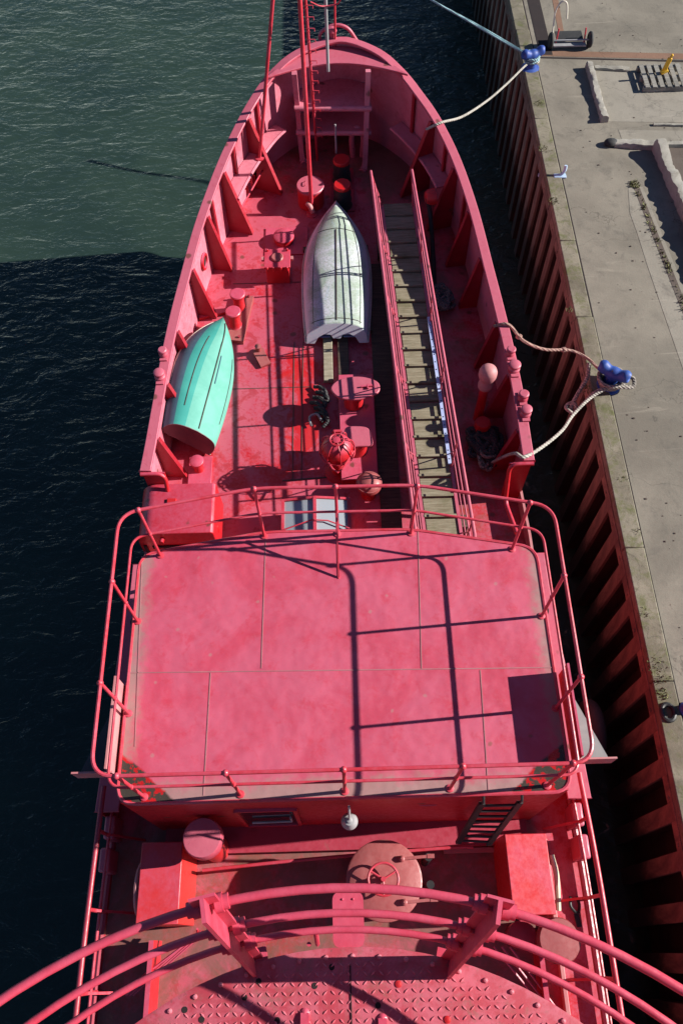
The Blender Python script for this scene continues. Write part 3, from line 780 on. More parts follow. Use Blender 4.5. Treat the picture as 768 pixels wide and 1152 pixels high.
# windlass bitts (dark drums with red caps)
for px, py in ((384,181),(385,209)):
    c = at(px, py, .52); c.z = 0
    r = part_root('mooring_bitt', c, 'dark wound bitt with a bright red cap')
    b = MB(); b.lathe(c, [(.20,0),(.20,.05),(.17,.12),(.19,.2),(.165,.28),(.18,.36),(.15,.44),(.15,.5)], 22); b.build('post', M['rubber'], r)
    b = MB(); b.lathe(c + V(0,0,.5), [(.175,0),(.175,.05),(.16,.07),(.01,.075)], 24); b.build('cap', M['mat_red'], r)
b = MB(); c = at(385,216,0); b.box((c.x, c.y+.05, .02), (.5, 1.3, .04)); b.build('bitt_base', M['hull'], SHIP, bevel=.01)
b = MB(); c = at(402,162,.3); b.tube(catmull([c + V(-.1,0,-.3), c + V(-.12,0,.2), c + V(.0,0,.4), c + V(.12,0,.2), c + V(.1,0,-.3)], 5), .06, 10); b.build('goose_neck', M['bul'], SHIP)
b = MB(); b.tube([at(377,140,1.1), at(378,172,.5)], .02, 8); b.build('hanging_chain', M['greymetal'], SHIP)
# square hatch with sight glass
c = at(312,292,.42); c.z = 0
r = part_root('square_hatch', c, 'square red hatch box with a round dark sight glass')
b = MB(); b.box(c + V(0,0,.2), (.44,.42,.4)); b.build('coaming', M['mat_red'], r, bevel=.01)
b = MB(); b.box(c + V(0,0,.425), (.50,.46,.045)); 
for dx in (-.19,-.07,.07,.19): b.cyl(c + V(dx,-.24,.36), c + V(dx,-.24,.46), .022, n=8)
for dx in (-.19,.19): b.cyl(c + V(dx,.20,.44), c + V(dx,.20,.50), .02, n=8)
b.build('lid', M['locker'], r, bevel=.008)
b = MB(); b.lathe(c + V(.0,.02,.446), [(.12,0),(.12,.02),(.10,.035),(.085,.03)], 24); b.build('sight_ring', M['dullpink'], r)
b = MB(); b.lathe(c + V(.0,.02,.45), [(.088,0),(.088,.022)], 24); b.build('sight_glass', M['wglass'], r)
b = MB(); b.box(c + V(-.28,.03,.41), (.05,.08,.05)); b.box(c + V(.28,.03,.41), (.05,.08,.05)); b.build('dog', M['palecap'], r)
# flat round lid further forward on a square pad
c = at(319,265,.16); c.z = 0
r = part_root('flush_hatch', c, 'low round hatch on a square pad')
b = MB(); b.box(c + V(.05,.0,.012), (.85,.75,.024)); b.build('pad', M['paint'], r)
b = MB(); b.lathe(c + V(0,0,.02), [(.19,0),(.19,.10),(.21,.105),(.21,.14),(.19,.155),(.01,.16)], 26); b.build('lid', M['paint'], r)
# port double bollard
c1 = at(267,330,.48); c2 = at(262,350,.48); cm = (c1+c2)/2; cm.z = 0
r = part_root('double_bollard', cm, 'pair of red bollards on a bolted plate on the port side')
d = (c1 - c2); d.z = 0; rz = math.atan2(d.y, d.x)
b = MB(); b.box(cm + V(.04,-.03,.05), (1.12,.34,.10), rz); b.build('base_plate', M['dullpink'], r, bevel=.008)
for cc in (c1, c2):
    cc = V(cc.x, cc.y, .1); b = MB(); b.lathe(cc, [(.13,0),(.105,.03),(.10,.3),(.14,.315),(.145,.37),(.13,.385),(.01,.39)], 24); b.build('bollard_post', M['paint'], r)
b = MB(); pp = cm + V(0,0,.1)
for k in (-1,1):
    for j in (-1,1):
        R = Matrix.Rotation(rz,3,'Z'); b.cyl(pp + R @ V(.5*k,.12*j,0), pp + R @ V(.5*k,.12*j,.03), .025, n=6)
b.build('bolt', M['hull'], r)
b = MB(); b.bar(V(cm.x-.22, cm.y+.2, .035), V(cm.x-.75, cm.y+.05, .035), .10, .07); b.build('deck_stiffener', M['paint'], SHIP)
b = MB(); c = at(291,395,.06); b.lathe(c - V(0,0,.06), [(.11,0),(.11,.05),(.05,.06),(.045,.16),(.06,.2),(.01,.21)], 16); b.bar(c + V(0,-.02,0), c + V(.14,-.32,-.03), .2, .05); b.build('deck_eye', M['dullpink'], SHIP)
# port quarter bollard next to the long locker
c = at(221,518,.34); c.z = 0
r = part_root('single_bollard', c, 'single red bollard behind the green boat')
b = MB(); b.lathe(c, [(.12,0),(.085,.06),(.08,.26),(.115,.28),(.12,.33),(.10,.345),(.01,.35)], 22); b.build('bollard_post', M['paint'], r)
b = MB(); b.box(c + V(.02,-.05,.03), (.40,.62,.06)); b.build('base_plate', M['paint'], r, bevel=.008)
# central plinth with valve lids
p0 = at(376,450,.2); p1 = at(420,530,.2)
b = MB(); b.box((.32, (p0.y+p1.y)/2+.2, .10), (.62, 2.2, .20)); b.build('plinth', M['paint'], SHIP, bevel=.012)
def fishlid(px, py, z, pts, nm, rot=0):
    c = at(px, py, z)
    r = part_root(nm, (c.x, c.y, .2))
    bb = MB(); P = catmull([V(x, y, 0) for x, y in pts], 5, True); R = Matrix.Rotation(rot, 3, 'Z')
    bb.prism([((R @ p).x + c.x, (R @ p).y + c.y) for p in P], z-.05, z); bb.build('lid', M['cap'], r, bevel=.015)
    bb = MB(); bb.cyl((c.x-.02, c.y, .19), (c.x-.02, c.y, z-.05), .17, n=24); bb.build('stem', M['mat_red'], r)
    return c, r
c, r = fishlid(399,436,.66, [(-.41,.0),(-.27,.18),(.0,.24),(.24,.2),(.41,.09),(.41,-.09),(.24,-.19),(0,-.25),(-.27,-.2)], 'valve_cover')
b = MB(); b.bar(c + V(.10,.0,.02), c + V(.30,.02,.02), .03, .03); b.bar(c + V(.22,.05,.025), c + V(.22,-.05,.025), .02, .03); b.build('clip', M['paint'], r)
c, r = fishlid(403,491,.60, [(-.22,.17),(.0,.21),(.17,.16),(.22,.0),(.22,-.17),(.0,-.19),(-.2,-.17)], 'vent_flap')
# mushroom vent by the plinth
c = at(415,541,.45); c.z = 0
r = part_root('mushroom_vent', c, 'small domed red vent near the wheelhouse front')
b = MB(); b.cyl(c, c + V(0,0,.34), .13, n=20); b.build('stem', M['mat_red'], r)
b = MB(); b.lathe(c + V(0,0,.32), [(.21,0),(.215,.04),(.19,.10),(.12,.15),(.01,.17)], 26); b.tube([V(c.x+.2*math.cos(a), c.y+.2*math.sin(a), .40+.0*a) for a in [i*2*PI/20 for i in range(20)]], .015, 6, True); b.build('cap', M['dullpink'], r)
# starboard vent post
f = at(537,470,0); r = part_root('vent_post', f, 'tall red vent post with a pale swollen head')
b = MB(); b.cyl(f, f + V(0,0,.92), .085, .075, n=20); b.build('pipe', M['mat_red'], r)
b = MB(); b.lathe(f + V(0,0,.86), [(.08,0),(.12,.05),(.125,.12),(.095,.18),(.085,.22),(.125,.27),(.15,.35),(.15,.44),(.13,.50),(.07,.545),(.01,.555)], 24); b.build('head', M['palecap'], r)
# skylight
SK = part_root('skylight', (-.44, 6.1, 0), 'gabled glass skylight with red bars before the wheelhouse')
xs0, xm, xs1 = -.93, -.42, .12; ya, yb = 5.35, 6.42; zb = .52; zt = .60
b = MB(); b.box(((xs0+xs1)/2, 5.78, .475), (xs1-xs0-.05, .80, .04)); b.build('blue_cover', M['blue_curtain'], SK)
b = MB(); b.box(((xs0+xs1)/2, 6.295, .475), (xs1-xs0-.05, .21, .04)); b.build('sky_sheen_sheet', M['sky_sheen'], SK)  # pale sheet added under the glass to paint the sky's reflection
b = MB()
for (x_, y_, w_, d_) in ((xs0, (ya+yb)/2, .04, yb-ya), (xs1, (ya+yb)/2, .04, yb-ya), ((xs0+xs1)/2, ya, xs1-xs0, .04), ((xs0+xs1)/2, yb, xs1-xs0, .04)):
    b.box((x_, y_, .26), (w_ if w_ < .1 else w_+.04, d_ if d_ < .1 else d_-.05, .52))
b.add([V(xs0,yb,zb), V(xs1,yb,zb), V(xm,yb,zt), V(xs0,yb+.02,zb), V(xs1,yb+.02,zb), V(xm,yb+.02,zt)], [(0,1,2),(5,4,3),(0,2,5,3),(2,1,4,5)])
b.build('coaming', M['locker'], SK)
for xa, za, xb, zb_ in ((xs0, zb, xm, zt), (xm, zt, xs1, zb)):
    b = MB(); b.add([V(xa,ya,za), V(xb,ya,zb_), V(xb,yb,zb_), V(xa,yb,za)], [(0,1,2,3)]); b.build('pane', M['sheen_pane'], SK, smooth=0)
b = MB()
b.bar(V(xm,ya,zt+.01), V(xm,yb,zt+.01), .05, .04)
for x_ in (xs0, xs1): b.bar(V(x_,ya,zb+.012), V(x_,yb,zb+.012), .045, .035)
for y_ in (ya+.02, yb-.01): b.bar(V(xs0,y_,zb+.012), V(xm,y_,zt+.012), .04, .03); b.bar(V(xm,y_,zt+.012), V(xs1,y_,zb+.012), .04, .03)
b.tube([V(xs0,5.85,zb+.06), V(xm-.05,5.98,zt+.06), V(xm+.2,5.98,zt+.02), V(xs1,5.85,zb+.06)], .012, 6)
b.build('frame_bar', M['rail'], SK)
b = MB(); b.box((xs0+.13, 5.87, .506), (.14,.90,.016)); b.build('white_blind', M['cream'], SK)
# damp timber strip right of the plinth
b = MB(); b.box((.82, 8.9, .015), (.34, 6.2, .03)); b.build('timber_strip', M['darkwood'], SHIP)

# ------------------------------------------------------------------ after deck fittings
c = at(227,942,1.32); c.z = 0
r = part_root('drum_vent', c, 'squat round red vent behind the wheelhouse')
b = MB(); b.cyl(c, c + V(0,0,1.06), .17, n=22); b.build('stem', M['mat_red'], r)
b = MB(); b.lathe(c + V(0,0,1.05), [(.235,0),(.24,.02),(.24,.22),(.225,.25),(.01,.262)], 30); b.bar(c + V(-.24,.05,1.2), c + V(-.26,.05,1.08), .03, .02); b.build('cap', M['cap'], r)
c = at(432,990,.86); c.z = 0
r = part_root('booby_hatch', c, 'big round dull pink hatch with a hand wheel')
b = MB(); b.cyl(c, c + V(0,0,.80), .42, n=40); b.build('coaming', M['hull'], r)
b = MB(); b.lathe(c + V(0,0,.80), [(.47,0),(.475,.02),(.47,.05),(.45,.062),(.2,.07),(.01,.072)], 48); b.build('lid', M['dullpink'], r)
cw = at(431,989,1.0)
b = MB(); R_ = .185; b.tube([cw + V(R_*math.cos(a), R_*math.sin(a), 0) for a in [i*2*PI/28 for i in range(28)]], .016, 8, True)
for a in (.5, .5+2*PI/3, .5+4*PI/3): b.cyl(cw, cw + V(R_*math.cos(a), R_*math.sin(a), 0), .013, n=8)
b.cyl(cw - V(0,0,.14), cw + V(0,0,.03), .03, n=12); b.build('hand_wheel', M['rail'], r)
for px, py in ((452,966),(455,1015)):
    a = at(px, py, .90); b = MB(); b.bar(a, a + V(.36,.02,.0), .035, .03); b.lathe(a - V(0,0,.03), [(.04,0),(.04,.04),(.015,.06)], 10); b.box(a + V(.36,.02,-.01), (.09,.05,.06)); b.build('hinge_arm', M['dullpink'], r)
c = at(480,985,.5); b = MB(); b.cyl((c.x+.02, c.y+.2, .01), (c.x+.02, c.y+.2, .7), .05, n=14); b.cyl((c.x+.02, c.y-.12, .01), (c.x+.02, c.y-.12, .7), .05, n=14); b.build('hinge_post', M['black'], r)
c = at(630,1058,.8); c.z = 0
r = part_root('round_vent', c, 'round pink capped vent by the starboard rail')
b = MB(); b.cyl(c, c + V(0,0,.6), .17, n=22); b.build('stem', M['mat_red'], r)
b = MB(); b.lathe(c + V(0,0,.58), [(.25,0),(.255,.02),(.255,.16),(.24,.20),(.01,.215)], 30); b.build('cap', M['dullpink'], r)
c = at(588,1052,.4); c.z = 0
r = part_root('deck_valve', c)
b = MB(); b.lathe(c, [(.16,0),(.16,.1),(.10,.14),(.10,.3),(.17,.33),(.17,.38),(.05,.42),(.01,.42)], 22); b.build('body', M['hull'], r)
# bulky after deck coaming and trunking
b = MB(); b.box((2.62,-.3,.06), (.06, 3.2, .12)); b.build('deck_coaming', M['palecap'], SHIP, bevel=.01)
b = MB(); tx = at(168,1090,.5).x; b.box((tx,-1.0,.25), (.06,2.4,.5)); b.build('trunk_side', M['paint'], SHIP)
b = MB(); tx = at(612,1100,.4).x; b.box((tx,-1.15,.2), (.06,2.3,.4)); b.build('trunk_side', M['paint'], SHIP)
for k in range(3): b = MB(); b.tube([at(232-3*k,1047,.5), at(150-4*k,1120,.3)], .012, 6); b.build('conduit', M['paint'], SHIP)
b = MB()
b.tube(fillet([at(222,1045,.6), at(222,1052,.5), at(165,1095,.4), at(160,1100,.1)], .05), .016, 6)
b.build('conduit', M['paint'], SHIP)
for k in range(3): b = MB(); b.tube([at(555+9*k,1065,.4), at(612+7*k,1135,.2)], .014, 6); b.build('conduit', M['paint'], SHIP)

# ------------------------------------------------------------------ light tower and gallery
TC = V(-.02, -1.40, 0); PZ = 8.6
tw = part_root('light_tower', (TC.x, TC.y, 0))
b = MB(); b.cyl(TC, TC + V(0,0,PZ-.05), .85, .70, n=40); b.build('tower_shaft', M['paint'], tw)
b = MB(); b.cyl(TC + V(0,-.2,PZ), TC + V(0,-.2,PZ+2.0), .62, n=36); b.lathe(TC + V(0,-.2,PZ+2.0), [(.75,0),(.75,.08),(.5,.4),(.1,.65),(.1,.9),(.01,.95)], 36); b.build('lantern_house', M['paint'], tw)
gal = part_root('gallery', (TC.x, TC.y, PZ), 'round chequer plate gallery with three curved rails')
PR = 1.41
b = MB(); b.lathe(TC + V(0,0,PZ-.05), [(PR,0),(PR+.01,.01),(PR+.01,.046),(PR-.004,.05),(.02,.05)], 96)
# tread lugs
stp = .029
i0 = int(PR/stp)+1
for i in range(-i0, i0+1):
    for j in range(-4, i0+1):
        x = i*stp; y = j*stp
        if math.hypot(x, y) > PR-.042 or y < .85: continue
        a = PI/4 if (i+j) % 2 else -PI/4
        c, s_ = math.cos(a), math.sin(a); u = V(c, s_, 0)*.0125; v_ = V(-s_, c, 0)*.0042; o = TC + V(x, y, PZ); h = V(0,0,.0035)
        b.add([o-u, o-v_, o+u, o+v_, o-u*.55+h, o-v_*.4+h, o+u*.55+h, o+v_*.4+h], [(4,5,6,7),(0,1,5,4),(1,2,6,5),(2,3,7,6),(3,0,4,7)], 1)
for k in range(90):
    a = 2*PI*(k+.35)/90; b.ball(TC + V((PR-.02)*math.cos(a), (PR-.02)*math.sin(a), PZ+.002), .0095, (1,1,.7), 8, 1)
pf = b.build('platform', [M['tread'], M['lug']], gal, smooth=35)
b = MB(); b.bar(TC + V(.005,.5,PZ+.0015), TC + V(.005,PR-.05,PZ+.0015), .004, .004); b.build('plate_joint', M['hole'], pf, smooth=0)
for px, py in ((275,1122),(208,1136),(354,1109),(291,1104),(312,1148),(425,1131),(373,1088),(227,1147)):
    c = at(px, py, PZ); b = MB(); b.lathe(c, [(.0105,0),(.0105,.0015)], 14); b.build('drain_hole', M['hole'], pf, smooth=0)
for px, py in ((448,1107),(503,1147)):
    c = at(px, py, PZ); b = MB(); b.lathe(c, [(.012,0),(.012,.003),(.004,.005)], 14); b.build('plug', M['mat_red'], pf, smooth=0)
for px, py in ((343,1140),(430,1146)):
    c = at(px, py, PZ); b = MB(); b.bar(c, c + V(.0,-.05,.012), .03, .02); b.ball(c, .018, (1,1,.6), 10); b.build('lug', M['galrail'], pf)
RC = V(-.055, -1.53, 0)
for z, rr, tr, nm in ((9.50,1.69,.0128,'top_rail'),(9.18,1.64,.0122,'middle_rail'),(8.93,1.60,.0118,'lower_rail')):
    b = MB(); b.tube([V(RC.x + rr*math.cos(a), RC.y + rr*math.sin(a), z) for a in [i*2*PI/120 for i in range(120)]], tr, 12, True); b.build(nm, M['galrail'], gal)
a1 = math.atan2(-.01 - RC.y, -.37 - RC.x); a2 = math.atan2(-.04 - RC.y, .35 - RC.x); step = a1 - a2
for k in range(-3, 12):
    a = a2 + k*step
    if k*step > 2*PI - step*.6: break
    rad = V(math.cos(a), math.sin(a), 0); tn = V(-rad.y, rad.x, 0)
    bs = RC + rad*1.545 + V(0,0,PZ-.03); tp = RC + rad*1.70 + V(0,0,9.60)
    b = MB(); d = tp - bs; L = d.length; dn = d.normalized(); ot = tn.cross(dn).normalized()
    for off in (.0,):
        b.frame(bs + d/2 - ot*.028, tn*.006, ot*.03, d/2)
    b.frame(bs + d/2 + ot*.006, tn*.036, ot*.004, d/2)
    b.frame(bs + V(0,0,-.03) - rad*.01, tn*.05, rad*.05, V(0,0,.006))
    for z, rr in ((9.50,1.69),(9.18,1.64),(8.93,1.60)):
        c = RC + rad*rr + V(0,0,z)
        for sg in (-1,1): b.cyl(c + tn*sg*.042, c + tn*sg*.020, .027, n=14); b.cyl(c + tn*sg*.058, c + tn*sg*.042, .022, n=14)
    b.build('rail_bracket', M['galrail'], gal)
    if k < 0: continue
pc = at(392.5, 1066, 8.58); plen = at(392.5, 1003, 8.60).y - pc.y
b = MB(); P = fillet([V(-.058,0,0), V(.058,0,0), V(.058,plen,0), V(-.058,plen,0)], .03, True)
tilt = Matrix.Rotation(math.radians(4), 3, 'X')
n_ = len(P); v1 = [pc + tilt @ p for p in P]; v2 = [v - V(0,0,.008) for v in v1]
b.add(v1 + v2, [tuple(range(n_)), tuple(range(2*n_-1, n_-1, -1))] + [((i+1) % n_, i, n_+i, n_+(i+1) % n_) for i in range(n_)])
for dx in (-.02,.02): b.ball(pc + tilt @ V(dx,plen-.025,0), .005, n=8)
b.build('step_plate', M['galrail'], gal)
b = MB(); c = at(357,1062,8.64); b.cyl(c, c + V(0,.04,.17), .009, n=8); b.cyl(c + V(-.03,0,-.02), c + V(-.03,.0,.03), .008, n=8); b.build('stub_post', M['galrail'], gal)

# ------------------------------------------------------------------ loose things on deck
# upturned dinghies: built in their own frame, bow along +Y, keel up
def dinghy_mesh(L, B, H, bow_rise=.10, n=26, m=18, stem=1.0, rake=0.0):
    """returns verts grid rows (stations) of points gunwale-left .. keel .. gunwale-right"""
    rows = []
    for i in range(n+1):
        t = i/n
        bw = B/2*(.80 + .42*t - .62*t*t + .40*t*t*t) if t < .45 else None
        full = .84 + .36*math.sin(PI*min(t,.45)/.9)*.45
        if t < .45: hb = B/2*(.86 + .14*math.sin(PI/2*t/.45))
        else:
            u = (t-.45)/.55; hb = B/2*max(0, (1 - u**2.3))
        hk = H*(1 - .10*(1-t)) if t < .7 else H*(1 - .62*((t-.7)/.3)**2.4)
        sq = 2.9 - 1.3*t
        row = []
        for k in range(m+1):
            s = -1 + 2*k/m
            ang = s*PI/2
            x = hb*math.copysign(abs(math.sin(ang))**(2/sq), s) if s else 0
            z = hk*abs(math.cos(ang))**(2/sq)
            if abs(s) == 1: z = 0
            z += .035*hk*max(0, 1-abs(s)*6)     # keel ridge
            row.append(V(x, (t-.5)*L + rake*(z/H)*max(0, 1 - t/.3), z + 0))
        rows.append(row)
    return rows
def build_dinghy(root, L, B, H, mats, bandf, Mx, rake=0.0):
    rows = dinghy_mesh(L, B, H, rake=rake); m_ = len(rows[0]); b = MB()
    vs = [Mx @ p for r_ in rows for p in r_]
    for i in range(len(rows)-1):
        for k in range(m_-1):
            b.f.append([i*m_+k, i*m_+k+1, (i+1)*m_+k+1, (i+1)*m_+k]); b.m.append(bandf(k + .5, m_-1))
    b.v = vs
    b.build('hull', mats, root, smooth=60)
    return rows

# white dinghy
wb0 = at(378,231,.10); wb1 = at(379,386,.10)
cen = (wb0 + wb1)/2; L = (wb0-wb1).length - .02; yaw = math.atan2(-(wb0.x-wb1.x), wb0.y-wb1.y)
WB = thing('dinghy', (cen.x, cen.y, .1), 'upturned dirty white dinghy lying on the fore deck beside the gangway', 'dinghy', 'upturned dinghies on deck')
Mx = Matrix.Translation((cen.x, cen.y, .10)) @ Matrix.Rotation(yaw, 4, 'Z')
rows = build_dinghy(WB, L, 1.30, .40, [M['wboat']], lambda k, n_: 0, Mx, .17)
r0 = rows[0]
b = MB(); hb = r0[-1].x
tp = [Mx @ (p + V(0,-.012,0)) for p in r0]; 
low = [(-hb,0),(-hb*.74,-.0),(-hb*.60,.12),(-hb*.42,.17),(-hb*.2,.16),(-hb*.12,.09),(hb*.12,.09),(hb*.2,.16),(hb*.42,.17),(hb*.60,.12),(hb*.74,0),(hb,0)]
outer = [V(p.x, p.y - .012, p.z*.985) for p in r0] 
inner = [V(x, r0[0].y - .012 + .17*z/.40, z) for x, z in reversed(low)]
poly = outer + inner[1:-1]
n_ = len(poly); A_ = [Mx @ p for p in poly]; B_ = [Mx @ (p + V(0,.03,0)) for p in poly]
b.add(A_ + B_, [tuple(range(n_)), tuple(range(2*n_-1, n_-1, -1))] + [((i+1) % n_, i, n_+i, n_+(i+1) % n_) for i in range(n_)])
b.build('transom', M['wboat'], WB, smooth=0)
b = MB()
def on(rows, t, s, lift=.006):
    n_ = len(rows)-1; m_ = len(rows[0])-1; i = t*n_; k = (s+1)/2*m_
    i0_, k0_ = min(int(i), n_-1), min(int(k), m_-1); fi, fk = i-i0_, k-k0_
    p = rows[i0_][k0_]*(1-fi)*(1-fk) + rows[i0_+1][k0_]*fi*(1-fk) + rows[i0_][k0_+1]*(1-fi)*fk + rows[i0_+1][k0_+1]*fi*fk
    return p + V(0,0,lift)
for s_ in (-.46, .46): b.tube([Mx @ on(rows, .02 + t*.042, s_*(1 - .10*t*.042), .001) for t in range(21)], .007, 6)
b.tube([Mx @ on(rows, .02 + t*.032, .0, .002) for t in range(22)], .012, 6)
b.tube([Mx @ on(rows, .70, -.46 + k*.0767, .002) for k in range(13)], .008, 6)
b.tube([Mx @ on(rows, .035, -.52 + k*.0867, .001) for k in range(13)], .008, 6)
b.build('hull_seam', M['seam'], WB)
b = MB(); b.tube([Mx @ (p + V(.012 if p.x > 0 else -.012,0,.012)) for p in [r_[0] for r_ in rows] + [r_[-1] for r_ in reversed(rows)]], .022, 8); b.build('gunwale', M['wboat'], WB)
b = MB(); 
for s_ in (-1,1): b.box(Mx @ V(s_*.24, -L/2+.17, .05), (.24,.16,.03), yaw)
b.build('scoop_patch', M['boatblue'], WB, bevel=.01)  # blue patches behind the transom cutouts

# green dinghy, leaning with one gunwale on the bulwark
gb0 = at(244,362,.40); gb1 = at(207,494,.46)
cen = (gb0+gb1)/2; d = gb0-gb1; d.z = 0; L = d.length + .05; yaw = math.atan2(-d.x, d.y)
GB = thing('dinghy', (cen.x, cen.y, 0), 'upturned mint green dinghy with a turquoise band leaning on the port bulwark', 'dinghy', 'upturned dinghies on deck')
roll = math.radians(40)
Mx = Matrix.Translation((cen.x+.015, cen.y, .39)) @ Matrix.Rotation(yaw, 4, 'Z') @ Matrix.Rotation(roll, 4, 'Y')
bands = lambda k, n_: 2 if k < 3.6 else (1 if k < 6.6 else 0)
rows = build_dinghy(GB, L, 1.12, .44, [M['mint'], M['teal'], M['slate']], bands, Mx, .06)
r0 = rows[0]; b = MB(); poly = [p + V(0,-.012,0) for p in r0]; n_ = len(poly); A_ = [Mx @ p for p in poly]; B_ = [Mx @ (p + V(0,.03,0)) for p in poly]
b.add(A_ + B_, [tuple(range(n_)), tuple(range(2*n_-1, n_-1, -1))] + [((i+1) % n_, i, n_+i, n_+(i+1) % n_) for i in range(n_)]); b.build('transom', M['transom'], GB, smooth=0)
b = MB(); b.tube([Mx @ p for p in [r_[0] for r_ in rows] + [r_[-1] for r_ in reversed(rows)]], .018, 8); b.build('gunwale', M['cream'], GB)
b = MB()
b.tube([Mx @ on(rows, .02 + t*.044, .0, .009) for t in range(21)], .009, 6)
b.tube([Mx @ on(rows, .15 + t*.045, -.36, .006) for t in range(14)], .007, 6); b.tube([Mx @ on(rows, .15 + t*.04, .44, .005) for t in range(14)], .006, 6)
b.build('hull_seam', M['seam'], GB)
b = MB(); b.tube([Mx @ on(rows, .4 + t*.02, .06, .004) for t in range(12)], .010, 6); b.build('keel_band', M['slate'], GB)

# timber under the white boat
b = MB(); c = at(369,412,.06); b.box((c.x, c.y+.25, .06), (.17,1.2,.08)); tag(b.build('plank', M['oldwood'], bevel=.01), 'pale weathered plank sticking out under the white dinghy', 'plank', 'timbers under the white dinghy')
b = MB(); c = at(385,410,.06); b.box((c.x+.02, c.y+.3, .055), (.20,1.3,.07)); tag(b.build('plank', M['darkwood'], bevel=.01), 'dark damp timber under the white dinghy stern', 'plank', 'timbers under the white dinghy')
for yy in (10.3, 12.4):
    b = MB(); b.box((.03, yy, .048), (1.3,.10,.096)); tag(b.build('chock', M['darkwood']), 'timber chock holding the white dinghy %s' % ('near its stern' if yy < 11 else 'near its bow'), 'chock', 'timbers under the white dinghy')
# heap of dark rag and shackle
b = MB()
for k in range(6):
    a = random.uniform(0, 6.28); c = at(360 + random.uniform(-4,4), 440 + k*6, .05)
    b.tube(catmull([c + V(-.12,.1,0), c + V(.02,.04,.05), c + V(.1,-.1,.03), c + V(.0,-.2,.0)], 5), .034, 8)
tag(b.build('rope_heap', M['rope_dark']), 'heap of black rope beside the valve plinth', 'rope')
b = MB(); c = at(355,474,.06); b.tube(catmull([c + V(-.08,-.1,0), c + V(-.10,.08,.03), c + V(.03,.12,.04), c + V(.10,.0,.02)], 5), .022, 8)
tag(b.build('shackle', M['greymetal']), 'grey steel shackle lying beside the black rope heap', 'shackle')

# lantern standing before the wheelhouse
c = at(379,503,.80)
LN = thing('buoy_lantern', (c.x, c.y, 0), 'red caged lantern standing in front of the skylight', 'lantern')
b = MB(); b.cyl((c.x,c.y,0), (c.x,c.y,.55), .10, n=18); b.lathe((c.x,c.y,.0), [(.22,0),(.22,.04),(.1,.08)], 20); b.build('pedestal', M['mat_red'], LN)
b = MB(); b.lathe((c.x,c.y,.52), [(.10,0),(.21,.06),(.255,.16),(.26,.26),(.22,.36),(.14,.43),(.06,.46),(.06,.50),(.01,.51)], 28); b.build('body', M['locker'], LN)
for k in range(8):
    a = k*PI/4 + .2; b = MB()
    b.tube(catmull([V(c.x + rr*math.cos(a), c.y + rr*math.sin(a), z_) for rr, z_ in ((.27,.62),(.285,.76),(.25,.90),(.17,.98),(.07,1.02))], 4), .010, 6); b.build('cage_bar', M['rail'], LN)
b = MB()
for rr, z_ in ((.29,.70),(.11,1.02)): b.tube([V(c.x + rr*math.cos(a), c.y + rr*math.sin(a), z_) for a in [i*2*PI/24 for i in range(24)]], .012, 6, True)
b.build('cage_ring', M['rail'], LN)
b = MB(); b.tube([V(c.x-.26,c.y-.05,.75), V(c.x-.08,c.y-.36,.72), V(c.x,c.y-.42,.70), V(c.x+.08,c.y-.36,.72), V(c.x+.27,c.y-.05,.75)], .016, 8); b.build('yoke', M['rail'], LN)
b = MB(); b.bar(V(c.x-.09,c.y+.27,.86), V(c.x+.09,c.y+.27,.86), .04, .03); b.build('hinge', M['rail'], LN)

# gangway lying along the deck
GW = thing('gangway', (1.4, 9.5, 0), 'long boarding gangway with timber treads and pink handrails lying on deck', 'gangway')
ya, yb = 12.95, 5.22
def lerp(a, b_, y): t = (y-yb)/(ya-yb); return b_ + (a-b_)*t
bl = lambda y: lerp(.97, 1.30, y); br = lambda y: lerp(1.58, 1.86, y)
tl = lambda y: lerp(.73, 1.06, y); trr = lambda y: lerp(1.50, 1.90, y)
gz = .60; ht = 1.46
nt_ = 21
for i in range(nt_):
    y_ = yb + .19 + i*(ya-yb-.3)/(nt_-1)
    b = MB(); dz = random.uniform(-.005,.005)
    b.box(((bl(y_)+br(y_))/2, y_, gz+dz), (br(y_)-bl(y_)-.03, .345, .035), random.uniform(-.012,.012)); b.box(((bl(y_)+br(y_))/2, y_-.15, gz+.033+dz), (br(y_)-bl(y_)-.06, .045, .03))
    b.build('tread', M['plank'], GW, bevel=.004)
for fx, nm in ((bl, 'side_beam'), (br, 'side_beam')):
    b = MB(); b.bar(V(fx(yb), yb, gz-.05), V(fx(ya), ya, gz-.05), .05, .18); b.build(nm, M['cap'], GW)
for fb, ft in ((bl, tl), (br, trr)):
    for fr, rad, nm in ((1.0,.026,'handrail'),(.66,.013,'middle_rail'),(.36,.010,'lower_rail')):
        P = []
        for y_ in (yb+.02, 7.5, 9.5, 11.5, ya-.02):
            P.append(V(fb(y_) + (ft(y_)-fb(y_))*fr, y_, gz + (ht-gz)*fr))
        e0 = V(P[0].x, yb-.06, P[0].z-.06); 
        b = MB(); b.tube([e0 - V(0,0,.12), e0] + P, rad, 8); b.build(nm, M['cap'], GW)
    for y_ in (5.45, 6.9, 8.4, 9.9, 11.4, 12.9):
        b = MB(); b.cyl(V(fb(y_), y_, gz-.05), V(ft(y_), y_, ht), .016, n=8)
        b.cyl(V(fb(y_), y_+.28, gz-.05), V(fb(y_)+(ft(y_)-fb(y_))*.6, y_, gz+(ht-gz)*.6), .011, n=6); b.build('rail_post', M['cap'], GW)
b = MB(); b.bar(V(br(6.9)-.03, 6.9, gz+.10), V(br(10.0)-.03, 10.0, gz+.10), .055, .012)
b.build('blue_strip', M['bluestrip'], GW)
b = MB()
for i in range(18): b.cyl(V(br(7.0+i*.165)-.03, 7.0+i*.165, gz+.105), V(br(7.0+i*.165)-.03, 7.0+i*.165, gz+.109), .012, n=8)
